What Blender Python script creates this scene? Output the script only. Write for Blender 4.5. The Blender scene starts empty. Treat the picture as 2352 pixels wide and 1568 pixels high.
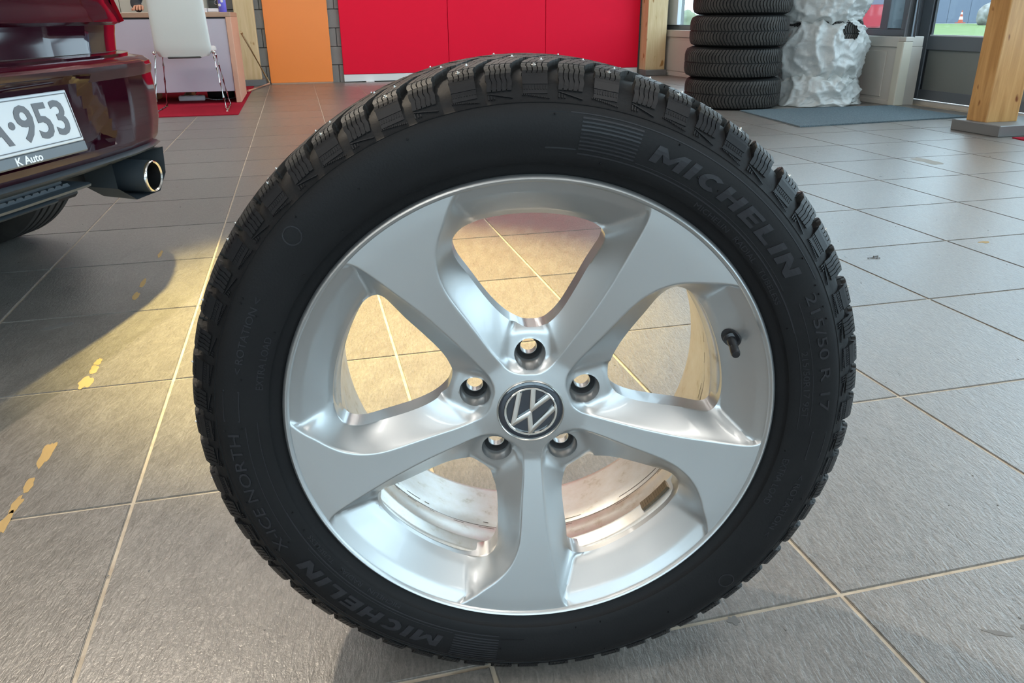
import bpy, bmesh, math, random
from mathutils import Vector, Matrix, noise
random.seed(7)
sc = bpy.context.scene
COL = sc.collection
PI = math.pi
V = Vector

# ------------------------------------------------------------------ camera, world, lights, exposure
F_PX = 1803.4
PITCH, ROLL, YAW, CAM_H = math.radians(22.556), math.radians(-0.472), math.radians(14.28), 0.680
fw = V((math.sin(YAW)*math.cos(PITCH), math.cos(YAW)*math.cos(PITCH), -math.sin(PITCH)))
rt = V((math.cos(YAW), -math.sin(YAW), 0)); up = rt.cross(fw)
rt, up = rt*math.cos(ROLL)+up*math.sin(ROLL), -rt*math.sin(ROLL)+up*math.cos(ROLL)
cd = bpy.data.cameras.new('camera'); cam = bpy.data.objects.new('camera', cd); COL.objects.link(cam)
cam.matrix_world = Matrix(((rt.x, up.x, -fw.x, 0), (rt.y, up.y, -fw.y, 0), (rt.z, up.z, -fw.z, CAM_H), (0, 0, 0, 1)))
cd.sensor_width = 36; cd.lens = F_PX*36/2352; cd.clip_start = .02; cd.clip_end = 400
sc.camera = cam
sc.view_settings.view_transform = 'Standard'; sc.view_settings.look = 'None'
sc.view_settings.gamma = 1; sc.view_settings.use_curve_mapping = False
sc.view_settings.exposure = -0.08
sc.cycles.use_denoising = True
try: sc.cycles.denoiser = 'OPENIMAGEDENOISE'
except Exception: pass
sc.cycles.max_bounces = 8; sc.cycles.transparent_max_bounces = 12
sc.cycles.sample_clamp_indirect = 6; sc.cycles.caustics_refractive = False; sc.cycles.caustics_reflective = False

w = bpy.data.worlds.new('world'); sc.world = w; w.use_nodes = True
bg = w.node_tree.nodes['Background']; bg.inputs[0].default_value = (.68, .855, 1, 1); bg.inputs[1].default_value = 6.0

def area(name, loc, rot, sx, sy, power, col, portal=False, spread=None):
    l = bpy.data.lights.new(name, 'AREA'); l.shape = 'RECTANGLE'; l.size = sx; l.size_y = sy
    l.energy = power; l.color = col
    if spread: l.spread = spread
    o = bpy.data.objects.new(name, l); o.location = loc; o.rotation_euler = rot; COL.objects.link(o)
    if portal: l.cycles.is_portal = True
    return o
# portals at the glazed openings (they only guide sky sampling)
area('window_portal', (4.60, 7.45, 1.85), (0, PI/2, 0), 2.7, 3.8, 1, (1, 1, 1), True)
area('window_portal', (4.92, -0.6, 1.85), (0, PI/2, 0), 2.7, 8.4, 1, (1, 1, 1), True)
area('window_portal', (-1.0, -5.05, 1.85), (PI/2, 0, 0), 9.0, 2.7, 1, (1, 1, 1), True)
# luminaires under the ceiling
LUM = [(x, y) for x in (-4.6, -1.7, 1.3) for y in (-3.0, -0.2, 4.6, 7.4)]
for x, y in LUM:
    area('ceiling_luminaire_light', (x, y, 3.05), (0, 0, 0), 1.2, .3, 13, (1, .95, .89))
    area('added_ceiling_uplight', (x, y, 3.23), (PI, 0, 0), 1.2, .3, 26, (1, .97, .93))  # added upward light, whitens the ceiling that the rim mirrors
# warm track spotlight beyond the wheel, plus an added one for the golden floor
def spot(name, loc, tgt, power, deg, blend, col, rad=.04):
    l = bpy.data.lights.new(name, 'SPOT'); l.energy = power; l.spot_size = math.radians(deg); l.spot_blend = blend
    l.color = col; l.shadow_soft_size = rad
    o = bpy.data.objects.new(name, l); o.location = loc
    o.rotation_euler = (V(tgt)-V(loc)).to_track_quat('-Z', 'Y').to_euler(); COL.objects.link(o); return o
SPOTS = [((-.35, 3.2, 3.30), (.12, 2.00, 0), 2500, 29, .85, (1, .81, .30)),  # added narrow beam that gilds the floor seen through the rim
         ((-.9, 2.9, 3.30), (-.45, .95, 0), 360, 62, .95, (1, .85, .66))]
for p, t, e, dg, bl, c in SPOTS: spot('track_spotlight_light', p, t, e, dg, bl, c)

# ------------------------------------------------------------------ materials
def mat(name, col=(.5, .5, .5), rough=.5, metal=0, spec=.5, coat=0, coat_r=.05, emit=None, es=0, alpha=None):
    m = bpy.data.materials.new(name); m.use_nodes = True
    b = m.node_tree.nodes['Principled BSDF']
    b.inputs['Base Color'].default_value = (*col, 1); b.inputs['Roughness'].default_value = rough
    b.inputs['Metallic'].default_value = metal; b.inputs['Specular IOR Level'].default_value = spec
    b.inputs['Coat Weight'].default_value = coat; b.inputs['Coat Roughness'].default_value = coat_r
    if emit: b.inputs['Emission Color'].default_value = (*emit, 1); b.inputs['Emission Strength'].default_value = es
    return m
def nd(m, t, **kw):
    n = m.node_tree.nodes.new(t)
    for k, v in kw.items(): setattr(n, k, v)
    return n
def lk(m, a, b): m.node_tree.links.new(a, b)
def B(m): return m.node_tree.nodes['Principled BSDF']
def coords(m, kind='Object', scale=(1, 1, 1), rot=(0, 0, 0)):
    tc = nd(m, 'ShaderNodeTexCoord'); mp = nd(m, 'ShaderNodeMapping')
    if any(rot):      # turn first, then stretch
        r0 = nd(m, 'ShaderNodeMapping'); r0.inputs['Rotation'].default_value = rot; mp.inputs['Scale'].default_value = scale
        g = nd(m, 'ShaderNodeNewGeometry'); lk(m, g.outputs['Position'], r0.inputs[0]); lk(m, r0.outputs[0], mp.inputs[0]); return mp.outputs[0]
    mp.inputs['Scale'].default_value = scale; mp.inputs['Rotation'].default_value = rot
    if kind == 'World':
        g = nd(m, 'ShaderNodeNewGeometry'); lk(m, g.outputs['Position'], mp.inputs[0])
    else: lk(m, tc.outputs[kind], mp.inputs[0])
    return mp.outputs[0]
def noise_n(m, vec, scale, detail=4, rough=.5, dist=0):
    n = nd(m, 'ShaderNodeTexNoise'); n.inputs['Scale'].default_value = scale; n.inputs['Detail'].default_value = detail
    n.inputs['Roughness'].default_value = rough; n.inputs['Distortion'].default_value = dist
    if vec: lk(m, vec, n.inputs['Vector'])
    return n.outputs['Fac']
def ramp(m, fac, stops):
    r = nd(m, 'ShaderNodeValToRGB'); lk(m, fac, r.inputs[0])
    e = r.color_ramp.elements
    while len(e) < len(stops): e.new(.5)
    for i, (p, c) in enumerate(stops): e[i].position = p; e[i].color = (*c, 1)
    return r.outputs[0]
def bump(m, h, strength=.3, dist=.01):
    b = nd(m, 'ShaderNodeBump'); b.inputs['Strength'].default_value = strength; b.inputs['Distance'].default_value = dist
    lk(m, h, b.inputs['Height']); lk(m, b.outputs[0], B(m).inputs['Normal']); return b
def math_n(m, op, a, b):
    n = nd(m, 'ShaderNodeMath', operation=op)
    for i, q in enumerate((a, b)):
        if isinstance(q, (int, float)): n.inputs[i].default_value = q
        else: lk(m, q, n.inputs[i])
    return n.outputs[0]
def mixc(m, f, a, b, blend='MIX'):
    n = nd(m, 'ShaderNodeMix', data_type='RGBA', blend_type=blend)
    for s, q in ((n.inputs[0], f), (n.inputs[6], a), (n.inputs[7], b)):
        if isinstance(q, (int, float)): s.default_value = q
        elif isinstance(q, tuple): s.default_value = (*q, 1)
        else: lk(m, q, s)
    return n.outputs[2]
M = {}
# stone-look floor tiles: grey-beige with brushed relief and small stains
m = M['tile'] = mat('stone_tile', rough=.36, spec=.8)
v1 = coords(m, 'World', (15, 5, 5), (0, 0, .30)); v2 = coords(m, 'World')
n1 = noise_n(m, v1, 2.2, 6, .65, .4); n2 = noise_n(m, v2, 1.6, 3); n3 = noise_n(m, v2, 260, 2, .7)
oi = nd(m, 'ShaderNodeObjectInfo')
c1 = ramp(m, n1, [(.25, (.180, .168, .155)), (.5, (.219, .207, .193)), (.8, (.268, .255, .240))])
n4 = noise_n(m, coords(m, 'World', (230, 62, 30), (0, 0, .16)), 1.0, 4, .6, .6)
c2 = mixc(m, math_n(m, 'MULTIPLY', n2, .45), c1, (.185, .168, .155))
c2 = mixc(m, .35, c2, ramp(m, n4, [(.34, (.22, .21, .20)), (.66, (.72, .71, .70))]), 'OVERLAY')
c3 = mixc(m, .55, c2, ramp(m, n3, [(.3, (.17, .155, .14)), (.62, (.40, .37, .335))]), 'SOFT_LIGHT')
hv = nd(m, 'ShaderNodeHueSaturation'); lk(m, c3, hv.inputs['Color'])
lk(m, math_n(m, 'ADD', math_n(m, 'MULTIPLY', oi.outputs['Random'], .12), .94), hv.inputs['Value'])
lk(m, hv.outputs[0], B(m).inputs['Base Color'])
lk(m, math_n(m, 'ADD', math_n(m, 'MULTIPLY', n1, .18), .22), B(m).inputs['Roughness'])
bump(m, math_n(m, 'ADD', math_n(m, 'MULTIPLY', n1, 1.0), math_n(m, 'ADD', math_n(m, 'MULTIPLY', n3, .3), math_n(m, 'MULTIPLY', n4, .8))), .5, .0022)
m = M['grout'] = mat('grout', (.47, .40, .31), .85)
lk(m, ramp(m, noise_n(m, coords(m, 'World'), 30, 3), [(.3, (.40, .33, .25)), (.7, (.56, .49, .39))]), B(m).inputs['Base Color'])
M['stain_ochre'] = mat('ochre_tape_residue', (.40, .26, .10), .8)
M['stain_grey'] = mat('grey_mark', (.14, .13, .12), .6)
M['puddle'] = mat('dried_puddle', (.26, .24, .205), .7)
# painted alloy
m = M['alloy'] = mat('silver_paint', (.47, .48, .48), .38, .9, .5, .45, .06)
m = M['barrel'] = mat('barrel_metal', (.62, .61, .59), .38, .7, .5)
f = noise_n(m, coords(m, 'Object', (30, 30, 30)), 1.4, 6, .7)
lk(m, ramp(m, f, [(.30, (.45, .41, .34)), (.42, (.60, .58, .54)), (.7, (.66, .66, .65))]), B(m).inputs['Base Color'])
M['barrel_dirt'] = mat('brake_dust', (.07, .05, .035), .7)
M['weight'] = mat('weight_lead', (.12, .085, .05), .5, .3)
# rubber
def rubber(name, c, r, bs=.25, dusty=(.05, .05, .05)):
    m = mat(name, c, r, 0, .2); v = coords(m, 'Object')
    f = noise_n(m, v, 9, 5, .65, .5); g = noise_n(m, v, 420, 3, .6)
    lk(m, ramp(m, f, [(.35, c), (.75, dusty)]), B(m).inputs['Base Color'])
    lk(m, math_n(m, 'ADD', math_n(m, 'MULTIPLY', f, .2), r-.1), B(m).inputs['Roughness'])
    bump(m, g, bs, .0006); return m
M['rubber'] = rubber('tyre_rubber', (.0045, .0045, .005), .62, .3, (.008, .008, .0085))
M['rubber_letter'] = rubber('tyre_rubber_raised', (.017, .017, .019), .40, .15, (.021, .021, .024))
M['rubber_ridge'] = rubber('tyre_rubber_smooth', (.007, .007, .008), .42, .12, (.009, .009, .010))
M['rubber_tread'] = rubber('tread_rubber', (.022, .021, .020), .52, .5, (.040, .037, .033))
M['rubber_old'] = rubber('worn_rubber', (.035, .032, .03), .65, .4, (.062, .056, .05))
M['rubber_slot'] = rubber('slot_rubber', (.009, .009, .009), .6, .3, (.012, .012, .012))
M['stud'] = mat('stud_steel', (.5, .48, .45), .35, 1)
M['blackplastic'] = mat('black_plastic', (.012, .012, .014), .35)
M['chrome'] = mat('chrome', (.78, .76, .72), .12, 1)
M['chrome_soft'] = mat('satin_chrome', (.62, .60, .56), .22, 1)
M['navy'] = mat('navy_gloss', (.012, .018, .028), .12, 0, .5, 1, .03)
# surroundings
m = M['wood'] = mat('glulam_wood', rough=.5)
v = coords(m, 'World', (9, 9, .8)); f = noise_n(m, v, 2.2, 5, .6, 1.2); kn = noise_n(m, coords(m, 'World', (5, 5, 2.6)), 3.6, 1, .4)
wc = ramp(m, f, [(.3, (.38, .185, .055)), (.5, (.50, .265, .09)), (.72, (.60, .34, .13))])
kc = ramp(m, kn, [(.25, (.33, .15, .045)), (.30, (1, 1, 1)), (1.0, (1, 1, 1))])
lk(m, mixc(m, 1.0, wc, kc, 'MULTIPLY'), B(m).inputs['Base Color']); bump(m, f, .15, .002)
m = M['pale_wood'] = mat('pale_pine', rough=.55)
f = noise_n(m, coords(m, 'World', (9, 9, .7)), 2.4, 5, .6, 1.2); kn = noise_n(m, coords(m, 'World', (5, 5, 2.6)), 3.1, 1, .4)
kc = ramp(m, kn, [(.24, (.55, .36, .18)), (.29, (1, 1, 1)), (1.0, (1, 1, 1))])
lk(m, mixc(m, 1.0, ramp(m, f, [(.3, (.58, .41, .20)), (.7, (.72, .55, .32))]), kc, 'MULTIPLY'), B(m).inputs['Base Color'])
m = M['orange'] = mat('orange_laminate', (.90, .25, .035), .38)
m = M['red'] = mat('red_fabric_panel', (.80, .0, .030), .62, 0, .25)
bump(m, noise_n(m, coords(m, 'World'), 350, 2), .15, .001)
M['white_trim'] = mat('white_trim', (.78, .79, .78), .45)
M['offwhite'] = mat('offwhite_panel', (.50, .46, .41), .5)
M['offwhite2'] = mat('cream_panel', (.55, .51, .42), .5)
M['frame_grey'] = mat('grey_aluminium', (.15, .165, .185), .42, .2)
M['frame_dark'] = mat('dark_gasket', (.02, .022, .025), .5)
M['frame_white'] = mat('white_frame', (.70, .76, .80), .4)
M['galv'] = mat('painted_steel_foot', (.17, .17, .165), .5, .2)
m = M['block'] = mat('painted_block', (.24, .235, .225), .8)
bump(m, noise_n(m, coords(m, 'World'), 120, 4), .5, .003)
M['joint'] = mat('block_joint', (.17, .165, .155), .9)
M['plaster'] = mat('plaster', (.62, .61, .58), .8)
M['ceiling'] = mat('ceiling_paint', (.80, .80, .79), .8)
M['doorpanel'] = mat('grey_door_panel', (.20, .21, .20), .3)
m = M['carpet'] = mat('red_carpet', (.34, .012, .03), .95, 0, .1)
bump(m, noise_n(m, coords(m, 'World'), 500, 2), .8, .003)
m = M['mat_blue'] = mat('entrance_mat', rough=.95, spec=.1)
lk(m, ramp(m, noise_n(m, coords(m, 'World', (1, 1, 1)), 160, 3), [(.3, (.07, .095, .11)), (.7, (.15, .19, .21))]), B(m).inputs['Base Color'])
bump(m, noise_n(m, coords(m, 'World'), 300, 2), .8, .003)
M['desk_front'] = mat('lilac_laminate', (.52, .49, .56), .45)
M['desk_wood'] = mat('desk_edge_wood', (.42, .27, .18), .4)
M['desk_side'] = mat('desk_side_beech', (.66, .38, .26), .4)
M['leather'] = mat('white_leather', (.74, .745, .70), .42)
bump(M['leather'], noise_n(M['leather'], coords(M['leather']), 160, 3), .12, .001)
M['leather_seam'] = mat('dark_seam', (.05, .045, .045), .6)
m = M['plastic'] = mat('plastic_film', (.93, .93, .90), .2, 0, .6, .5, .1)
nt = m.node_tree; pb = B(m); tr = nd(m, 'ShaderNodeBsdfTransparent'); tl = nd(m, 'ShaderNodeBsdfTranslucent')
tl.inputs[0].default_value = (.85, .86, .83, 1); mx1 = nd(m, 'ShaderNodeMixShader'); mx2 = nd(m, 'ShaderNodeMixShader')
mx1.inputs[0].default_value = .4; mx2.inputs[0].default_value = .12
lk(m, pb.outputs[0], mx1.inputs[1]); lk(m, tl.outputs[0], mx1.inputs[2]); lk(m, mx1.outputs[0], mx2.inputs[1]); lk(m, tr.outputs[0], mx2.inputs[2])
lk(m, mx2.outputs[0], nt.nodes['Material Output'].inputs[0])
bump(m, noise_n(m, coords(m, 'Object', (1, 1, 1)), 26, 6, .6, 1.5), .6, .012)
def glass(name, tint=(.93, .97, .97)):
    m = bpy.data.materials.new(name); m.use_nodes = True; nt = m.node_tree; nt.nodes.remove(nt.nodes['Principled BSDF'])
    t = nd(m, 'ShaderNodeBsdfTransparent'); g = nd(m, 'ShaderNodeBsdfGlossy'); mx = nd(m, 'ShaderNodeMixShader'); fr = nd(m, 'ShaderNodeLayerWeight')
    t.inputs[0].default_value = (*tint, 1); g.inputs[1].default_value = .02; fr.inputs[0].default_value = .5
    lk(m, math_n(m, 'ADD', math_n(m, 'MULTIPLY', math_n(m, 'POWER', fr.outputs['Facing'], 5.0), .85), .04), mx.inputs[0]); lk(m, t.outputs[0], mx.inputs[1]); lk(m, g.outputs[0], mx.inputs[2])
    lk(m, mx.outputs[0], nt.nodes['Material Output'].inputs[0]); return m
M['glass'] = glass('window_glass')
M['carpaint'] = mat('burgundy_paint', (.020, .0016, .006), .06, 0, .42)
M['cardark'] = mat('car_dark_trim', (.045, .055, .065), .34)
M['carblack'] = mat('car_black', (.006, .006, .007), .5)
M['carglass'] = mat('car_glass', (.008, .008, .01), .05, 0, .6, 1, .01)
M['carlamp'] = mat('tail_lamp_red', (.35, .004, .012), .12, 0, .5, 1, .02)
M['plate'] = mat('plate_white', (.60, .62, .64), .35)
M['plate_text'] = mat('plate_text', (.10, .10, .11), .4)
M['holder'] = mat('plate_holder', (.10, .115, .13), .35)
M['holder_text'] = mat('holder_text', (.8, .8, .82), .5)
M['sticker'] = mat('green_sticker', (.30, .34, .06), .5)
M['skin'] = mat('skin', (.50, .24, .15), .5)
M['cloth'] = mat('dark_cloth', (.02, .022, .03), .8)
M['shoe'] = mat('tan_shoe', (.30, .17, .08), .5)
M['blueviolet'] = mat('blue_violet_label', (.14, .13, .62), .35)
M['white'] = mat('white_plastic', (.80, .78, .80), .4)
M['darkobj'] = mat('dark_device', (.05, .055, .05), .35)
M['grass'] = mat('grass', (.20, .33, .035), .9)
lk(M['grass'], ramp(M['grass'], noise_n(M['grass'], coords(M['grass'], 'World'), 1.2, 5), [(.3, (.055, .095, .012)), (.7, (.10, .15, .025))]), B(M['grass']).inputs['Base Color'])
M['asphalt'] = mat('pale_asphalt', (.22, .22, .23), .9)
M['bldg'] = mat('blue_grey_cladding', (.10, .12, .155), .7)
M['bldg_w'] = mat('white_cladding', (.26, .27, .28), .7)
M['boulder'] = mat('boulder_stone', (.5, .46, .40), .9)
lk(M['boulder'], ramp(M['boulder'], noise_n(M['boulder'], coords(M['boulder']), 3, 5), [(.3, (.10, .09, .075)), (.7, (.26, .25, .235))]), B(M['boulder']).inputs['Base Color'])
M['redcar'] = mat('red_car_paint', (.30, .02, .03), .25, 0, .5, 1, .03)
M['cone_o'] = mat('cone_orange', (.30, .05, .015), .6)
M['lampwhite'] = mat('luminaire_diffuser', (.9, .9, .9), .5, emit=(1, .95, .88), es=4)
M['hedge'] = mat('pale_hedge', (.14, .16, .10), .9)

# ------------------------------------------------------------------ helpers
def tag(o, label, cat, group=None, kind=None):
    o['label'] = label; o['category'] = cat
    if group: o['group'] = group
    if kind: o['kind'] = kind
    return o
def empty(name, loc=(0, 0, 0), rz=0):
    o = bpy.data.objects.new(name, None); o.location = loc; o.rotation_euler = (0, 0, rz); o.empty_display_size = .05
    COL.objects.link(o); return o
def obj(name, bm, mats, parent=None, smooth=None, kind=None, loc=None):
    me = bpy.data.meshes.new(name)
    bmesh.ops.recalc_face_normals(bm, faces=bm.faces)
    bm.to_mesh(me); bm.free()
    if not isinstance(mats, (list, tuple)): mats = [mats]
    for q in mats: me.materials.append(q)
    if smooth is not None:
        me.polygons.foreach_set('use_smooth', [True]*len(me.polygons))
        if smooth < 180: me.set_sharp_from_angle(angle=math.radians(smooth))
    o = bpy.data.objects.new(name, me); COL.objects.link(o)
    if parent: o.parent = parent
    if kind: o['kind'] = kind
    if loc: o.location = loc
    return o
def inst(o, parent=None, loc=None, rot=None, name=None):
    c = o.copy(); COL.objects.link(c)
    if parent: c.parent = parent
    if loc is not None: c.location = loc
    if rot is not None: c.rotation_euler = rot
    return c
def copy_tree(o, parent=None):
    c = o.copy(); COL.objects.link(c)
    c.parent = parent
    for ch in [q for q in bpy.data.objects if q.parent == o]: copy_tree(ch, c)
    return c
def bx(bm, x0, x1, y0, y1, z0, z1, bev=0, mi=0, segs=1):
    r = bmesh.ops.create_cube(bm, size=1)['verts']
    for v in r: v.co = V(((x0+x1)/2+v.co.x*(x1-x0), (y0+y1)/2+v.co.y*(y1-y0), (z0+z1)/2+v.co.z*(z1-z0)))
    fs = set(f for v in r for f in v.link_faces)
    if bev:
        es = list({e for v in r for e in v.link_edges})
        rr = bmesh.ops.bevel(bm, geom=es, offset=bev, segments=segs, affect='EDGES', profile=.5)
        fs = set(rr['faces']) | {f for f in fs if f.is_valid}
        vs = {v for f in fs for v in f.verts}; fs = {f for v in vs for f in v.link_faces}
        r = list(vs)
    for f in fs:
        if f.is_valid: f.material_index = mi
    return r
def box(name, dims, m, parent=None, bev=.002, kind=None, smooth=None, segs=1):
    bm = bmesh.new(); bx(bm, *dims, bev=bev, segs=segs); return obj(name, bm, m, parent, smooth, kind)
def tube(bm, pts, rad, n=10, cap=True, mi=0):
    pts = [V(p) for p in pts]; rings = []
    rad = rad if isinstance(rad, (list, tuple)) else [rad]*len(pts)
    ref = V((0, 0, 1))
    for i, p in enumerate(pts):
        t = (pts[min(i+1, len(pts)-1)]-pts[max(i-1, 0)]).normalized()
        if abs(t.dot(ref)) > .95: ref = V((1, 0, 0)) if abs(t.x) < .9 else V((0, 1, 0))
        a = t.cross(ref).normalized(); b = t.cross(a)
        ref = b if abs(t.dot(b)) < .5 else ref
        a = t.cross(ref).normalized(); b = t.cross(a)
        rings.append([bm.verts.new(p+(a*math.cos(2*PI*k/n)+b*math.sin(2*PI*k/n))*rad[i]) for k in range(n)])
    for r0, r1 in zip(rings, rings[1:]):
        for k in range(n):
            f = bm.faces.new((r0[k], r0[(k+1) % n], r1[(k+1) % n], r1[k])); f.material_index = mi
    if cap:
        for r in (rings[0], rings[-1]):
            f = bm.faces.new(r); f.material_index = mi
    return rings
def lathe(bm, prof, n=64, axis='z', mi=0, closed=False, c=(0, 0, 0)):
    """prof: (r, h) list; revolve about axis through c"""
    c = V(c); rings = []
    for r, h in prof:
        ring = []
        for k in range(n):
            a = 2*PI*k/n; x, y = r*math.cos(a), r*math.sin(a)
            p = V((x, y, h)) if axis == 'z' else (V((x, h, y)) if axis == 'y' else V((h, x, y)))
            ring.append(bm.verts.new(c+p))
        rings.append(ring)
    if closed: rings.append(rings[0])
    for r0, r1 in zip(rings, rings[1:]):
        for k in range(n):
            f = bm.faces.new((r0[k], r0[(k+1) % n], r1[(k+1) % n], r1[k])); f.material_index = mi
    return rings
def prism(bm, poly, h0, h1, plane='xy', mi=0):
    def P(a, b, h): return V((a, b, h)) if plane == 'xy' else (V((a, h, b)) if plane == 'xz' else V((h, a, b)))
    b0 = [bm.verts.new(P(a, b, h0)) for a, b in poly]; b1 = [bm.verts.new(P(a, b, h1)) for a, b in poly]
    n = len(poly)
    fs = [bm.faces.new(b0[::-1]), bm.faces.new(b1)]
    for k in range(n): fs.append(bm.faces.new((b0[k], b0[(k+1) % n], b1[(k+1) % n], b1[k])))
    for f in fs: f.material_index = mi
    return b0, b1
def catmull(P, closed=True, sub=8):
    out = []; n = len(P)
    for i in range(n if closed else n-1):
        g = lambda k: P[k % n] if closed else P[min(max(k, 0), n-1)]
        p0, p1, p2, p3 = g(i-1), g(i), g(i+1), g(i+2)
        for s in range(sub):
            t = s/sub
            out.append(tuple(.5*((2*b)+(c-a)*t+(2*a-5*b+4*c-d)*t*t+(-a+3*b-3*c+d)*t**3) for a, b, c, d in zip(p0, p1, p2, p3)))
    if not closed: out.append(tuple(P[-1]))
    return out
def interp(x, tab):
    if x <= tab[0][0]: return tab[0][1]
    for (a, fa), (b, fb) in zip(tab, tab[1:]):
        if x <= b: return fa+(fb-fa)*(x-a)/(b-a)
    return tab[-1][1]
def text_mesh(s, size, depth, offset=0, shear=0, spacing=1.0):
    cu = bpy.data.curves.new('txt', 'FONT'); cu.body = s; cu.size = size; cu.extrude = depth/2; cu.offset = offset
    cu.shear = shear; cu.align_x = 'CENTER'; cu.space_character = spacing; cu.resolution_u = 3
    o = bpy.data.objects.new('txt', cu); COL.objects.link(o)
    dg = bpy.context.evaluated_depsgraph_get(); dg.update()
    me = bpy.data.meshes.new_from_object(o.evaluated_get(dg))
    bm = bmesh.new(); bm.from_mesh(me)
    bpy.data.objects.remove(o); bpy.data.curves.remove(cu); bpy.data.meshes.remove(me)
    return bm

# ------------------------------------------------------------------ the room
TS, TX, TY = .4543, .1427, .6682
def build_floor():
    floor = box('floor', (-7.2, 5.0, -5.2, 9.6, -.15, -.0022), M['grout'], bev=0); floor['kind'] = 'structure'
    g = .0055/2
    bm = bmesh.new(); bx(bm, g, TS-g, g, TS-g, -.010, 0, bev=0)
    top = [f for f in bm.faces if f.normal.z > .9 or all(v.co.z > -.001 for v in f.verts)]
    es = list({e for f in top for e in f.edges})
    bmesh.ops.bevel(bm, geom=es, offset=.0013, segments=2, affect='EDGES')
    cells = []
    for i in range(-17, 12):
        for j in range(-13, 21):
            x, y = TX+i*TS, TY+j*TS
            if x < -7.2 or x+TS > 5.05 or y < -5.2 or y > 9.4: continue
            P = V((x+TS/2, y+TS/2, -CAM_H)); d = P.dot(fw); u = P.dot(rt)/max(d, .01); v = P.dot(up)/max(d, .01)
            vis = d > .15 and abs(u) < .66+.25/d and -.62/1.0 < v+.25/d
            if i < -6 or (x > 4.55): vis = False
            cells.append((0 if vis else 1, math.hypot(P.x, P.y), x, y))
    cells.sort()
    t0 = obj('tile', bm, M['tile'], floor, 40); t0.location = (cells[0][2], cells[0][3], 0)
    for c in cells[1:290]: inst(t0, floor, (c[2], c[3], 0))
    bm = bmesh.new()
    for c in cells[290:]: bx(bm, c[2]+g, c[2]+TS-g, c[3]+g, c[3]+TS-g, -.010, 0)
    obj('tile_field', bm, M['tile'], floor, kind='stuff')
build_floor()

def struct(name, dims, m, bev=.0): 
    o = box(name, dims, m, bev=bev); o['kind'] = 'structure'; return o
H = 3.8
wb = struct('wall_back', (-7.2, 4.6, 9.47, 9.75, -.15, H), M['joint'])
# painted blocks of the back wall (only near the gaps one can look into are single pieces)
bm = bmesh.new(); bx(bm, .003, .387, 0, .03, .003, .187, bev=.004)
b0 = obj('block', bm, M['block'], wb); first = True; rest = bmesh.new()
for j in range(0, 20):
    z = -.005+j*.19; off = .195 if j % 2 else 0
    for i in range(-19, 13):
        x = i*.39+off+.05
        if x+.39 > 4.6 or x < -7.3: continue
        if -2.4 < x < 1.0 and z < 1.2:
            if first: b0.location = (x, 9.44, z); first = False
            else: inst(b0, wb, (x, 9.44, z))
        elif z+.19 < H: bx(rest, x+.003, x+.387, 9.44, 9.47, z+.003, z+.187)
obj('block_field', rest, M['block'], wb, kind='stuff')
struct('wall_left', (-7.4, -7.2, -5.4, 9.75, -.15, H), M['plaster'])
struct('ceiling', (-7.4, 5.2, -5.4, 9.75, H, H+.15), M['ceiling'])
# near wall behind the camera: parapet, header, piers
wn = struct('wall_near', (-7.2, 5.2, -5.3, -5.1, -.15, .5), M['plaster'])
box('header', (-7.2, 5.2, -5.3, -5.1, 3.2, H), M['plaster'], wn, 0)
box('pier', (-7.2, -5.5, -5.3, -5.1, .5, 3.2), M['plaster'], wn, 0)
box('pier', (3.5, 5.2, -5.3, -5.1, .5, 3.2), M['plaster'], wn, 0)
# right wall
wr = struct('wall_right_far', (4.5, 4.72, 5.50, 9.70, -.15, .43), M['offwhite'])
box('header', (4.5, 4.72, 5.50, 9.70, 3.2, H), M['plaster'], wr, 0)
box('cap_rail', (4.485, 4.72, 5.50, 9.70, .43, .505), M['offwhite'], wr, .004)
box('cap_rail', (4.485, 4.56, 5.43, 5.50, .47, .505), M['offwhite'], wr, .003)
box('base_rail', (4.488, 4.51, 5.50, 9.60, 0, .035), M['offwhite'], wr, .003)
for y0, y1 in ((5.62, 6.85), (6.93, 8.15), (8.23, 9.44)):
    bm = bmesh.new(); bx(bm, 4.492, 4.503, y0, y1, .055, .40, bev=.004); obj('wall_panel', bm, M['offwhite'], wr)
box('corner_cover', (4.47, 4.56, 5.43, 5.50, 0, .47), M['offwhite2'], wr, .006)
far_right = [wr]
wr = struct('wall_right', (4.8, 5.02, -5.1, 4.05, -.15, .46), M['offwhite'])
box('parapet_cap', (4.785, 5.02, -5.1, 4.05, .46, .51), M['offwhite'], wr, .003)
box('header', (4.8, 5.02, -5.1, 5.8, 3.2, H), M['plaster'], wr, 0)
# window one (beyond the tyre stack)
def window(name, y0, y1, x, muls, fm, parent=None):
    root = bpy.data.objects.new(name, None); COL.objects.link(root); root['kind'] = 'structure'; root.location = (x, y0, .5)
    def fr(n, *d, mm=fm):
        o = box(n, d, mm, root, .003); o.location = (-x, -y0, -.5); return o
    fr('sill_rail', x, x+.07, y0, y1, .505, .555); fr('head_rail', x, x+.07, y0, y1, 3.14, 3.2)
    fr('gasket', x+.012, x+.03, y0+.05, y1-.05, .552, .562, mm=M['frame_dark'])
    for y in muls:
        fr('mullion', x, x+.07, y-.03, y+.03, .555, 3.14)
        fr('gasket', x+.01, x+.03, y-.042, y+.042, .556, 3.13, mm=M['frame_dark'])
    for a, b in zip(muls, muls[1:]):
        fr('pane', x+.03, x+.036, a+.03, b-.03, .555, 3.14, mm=M['glass'])
    return root
far_right.append(window('window_1', 5.52, 9.50, 4.58, [5.58, 6.90, 8.20, 9.46], M['frame_grey']))
for y0, y1, x, muls in ((-5.1, 4.05, 4.86, [-5.0, -3.2, -1.4, .4, 2.2, 4.0]),): window('window_2', y0, y1, x, muls, M['frame_grey'])
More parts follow.
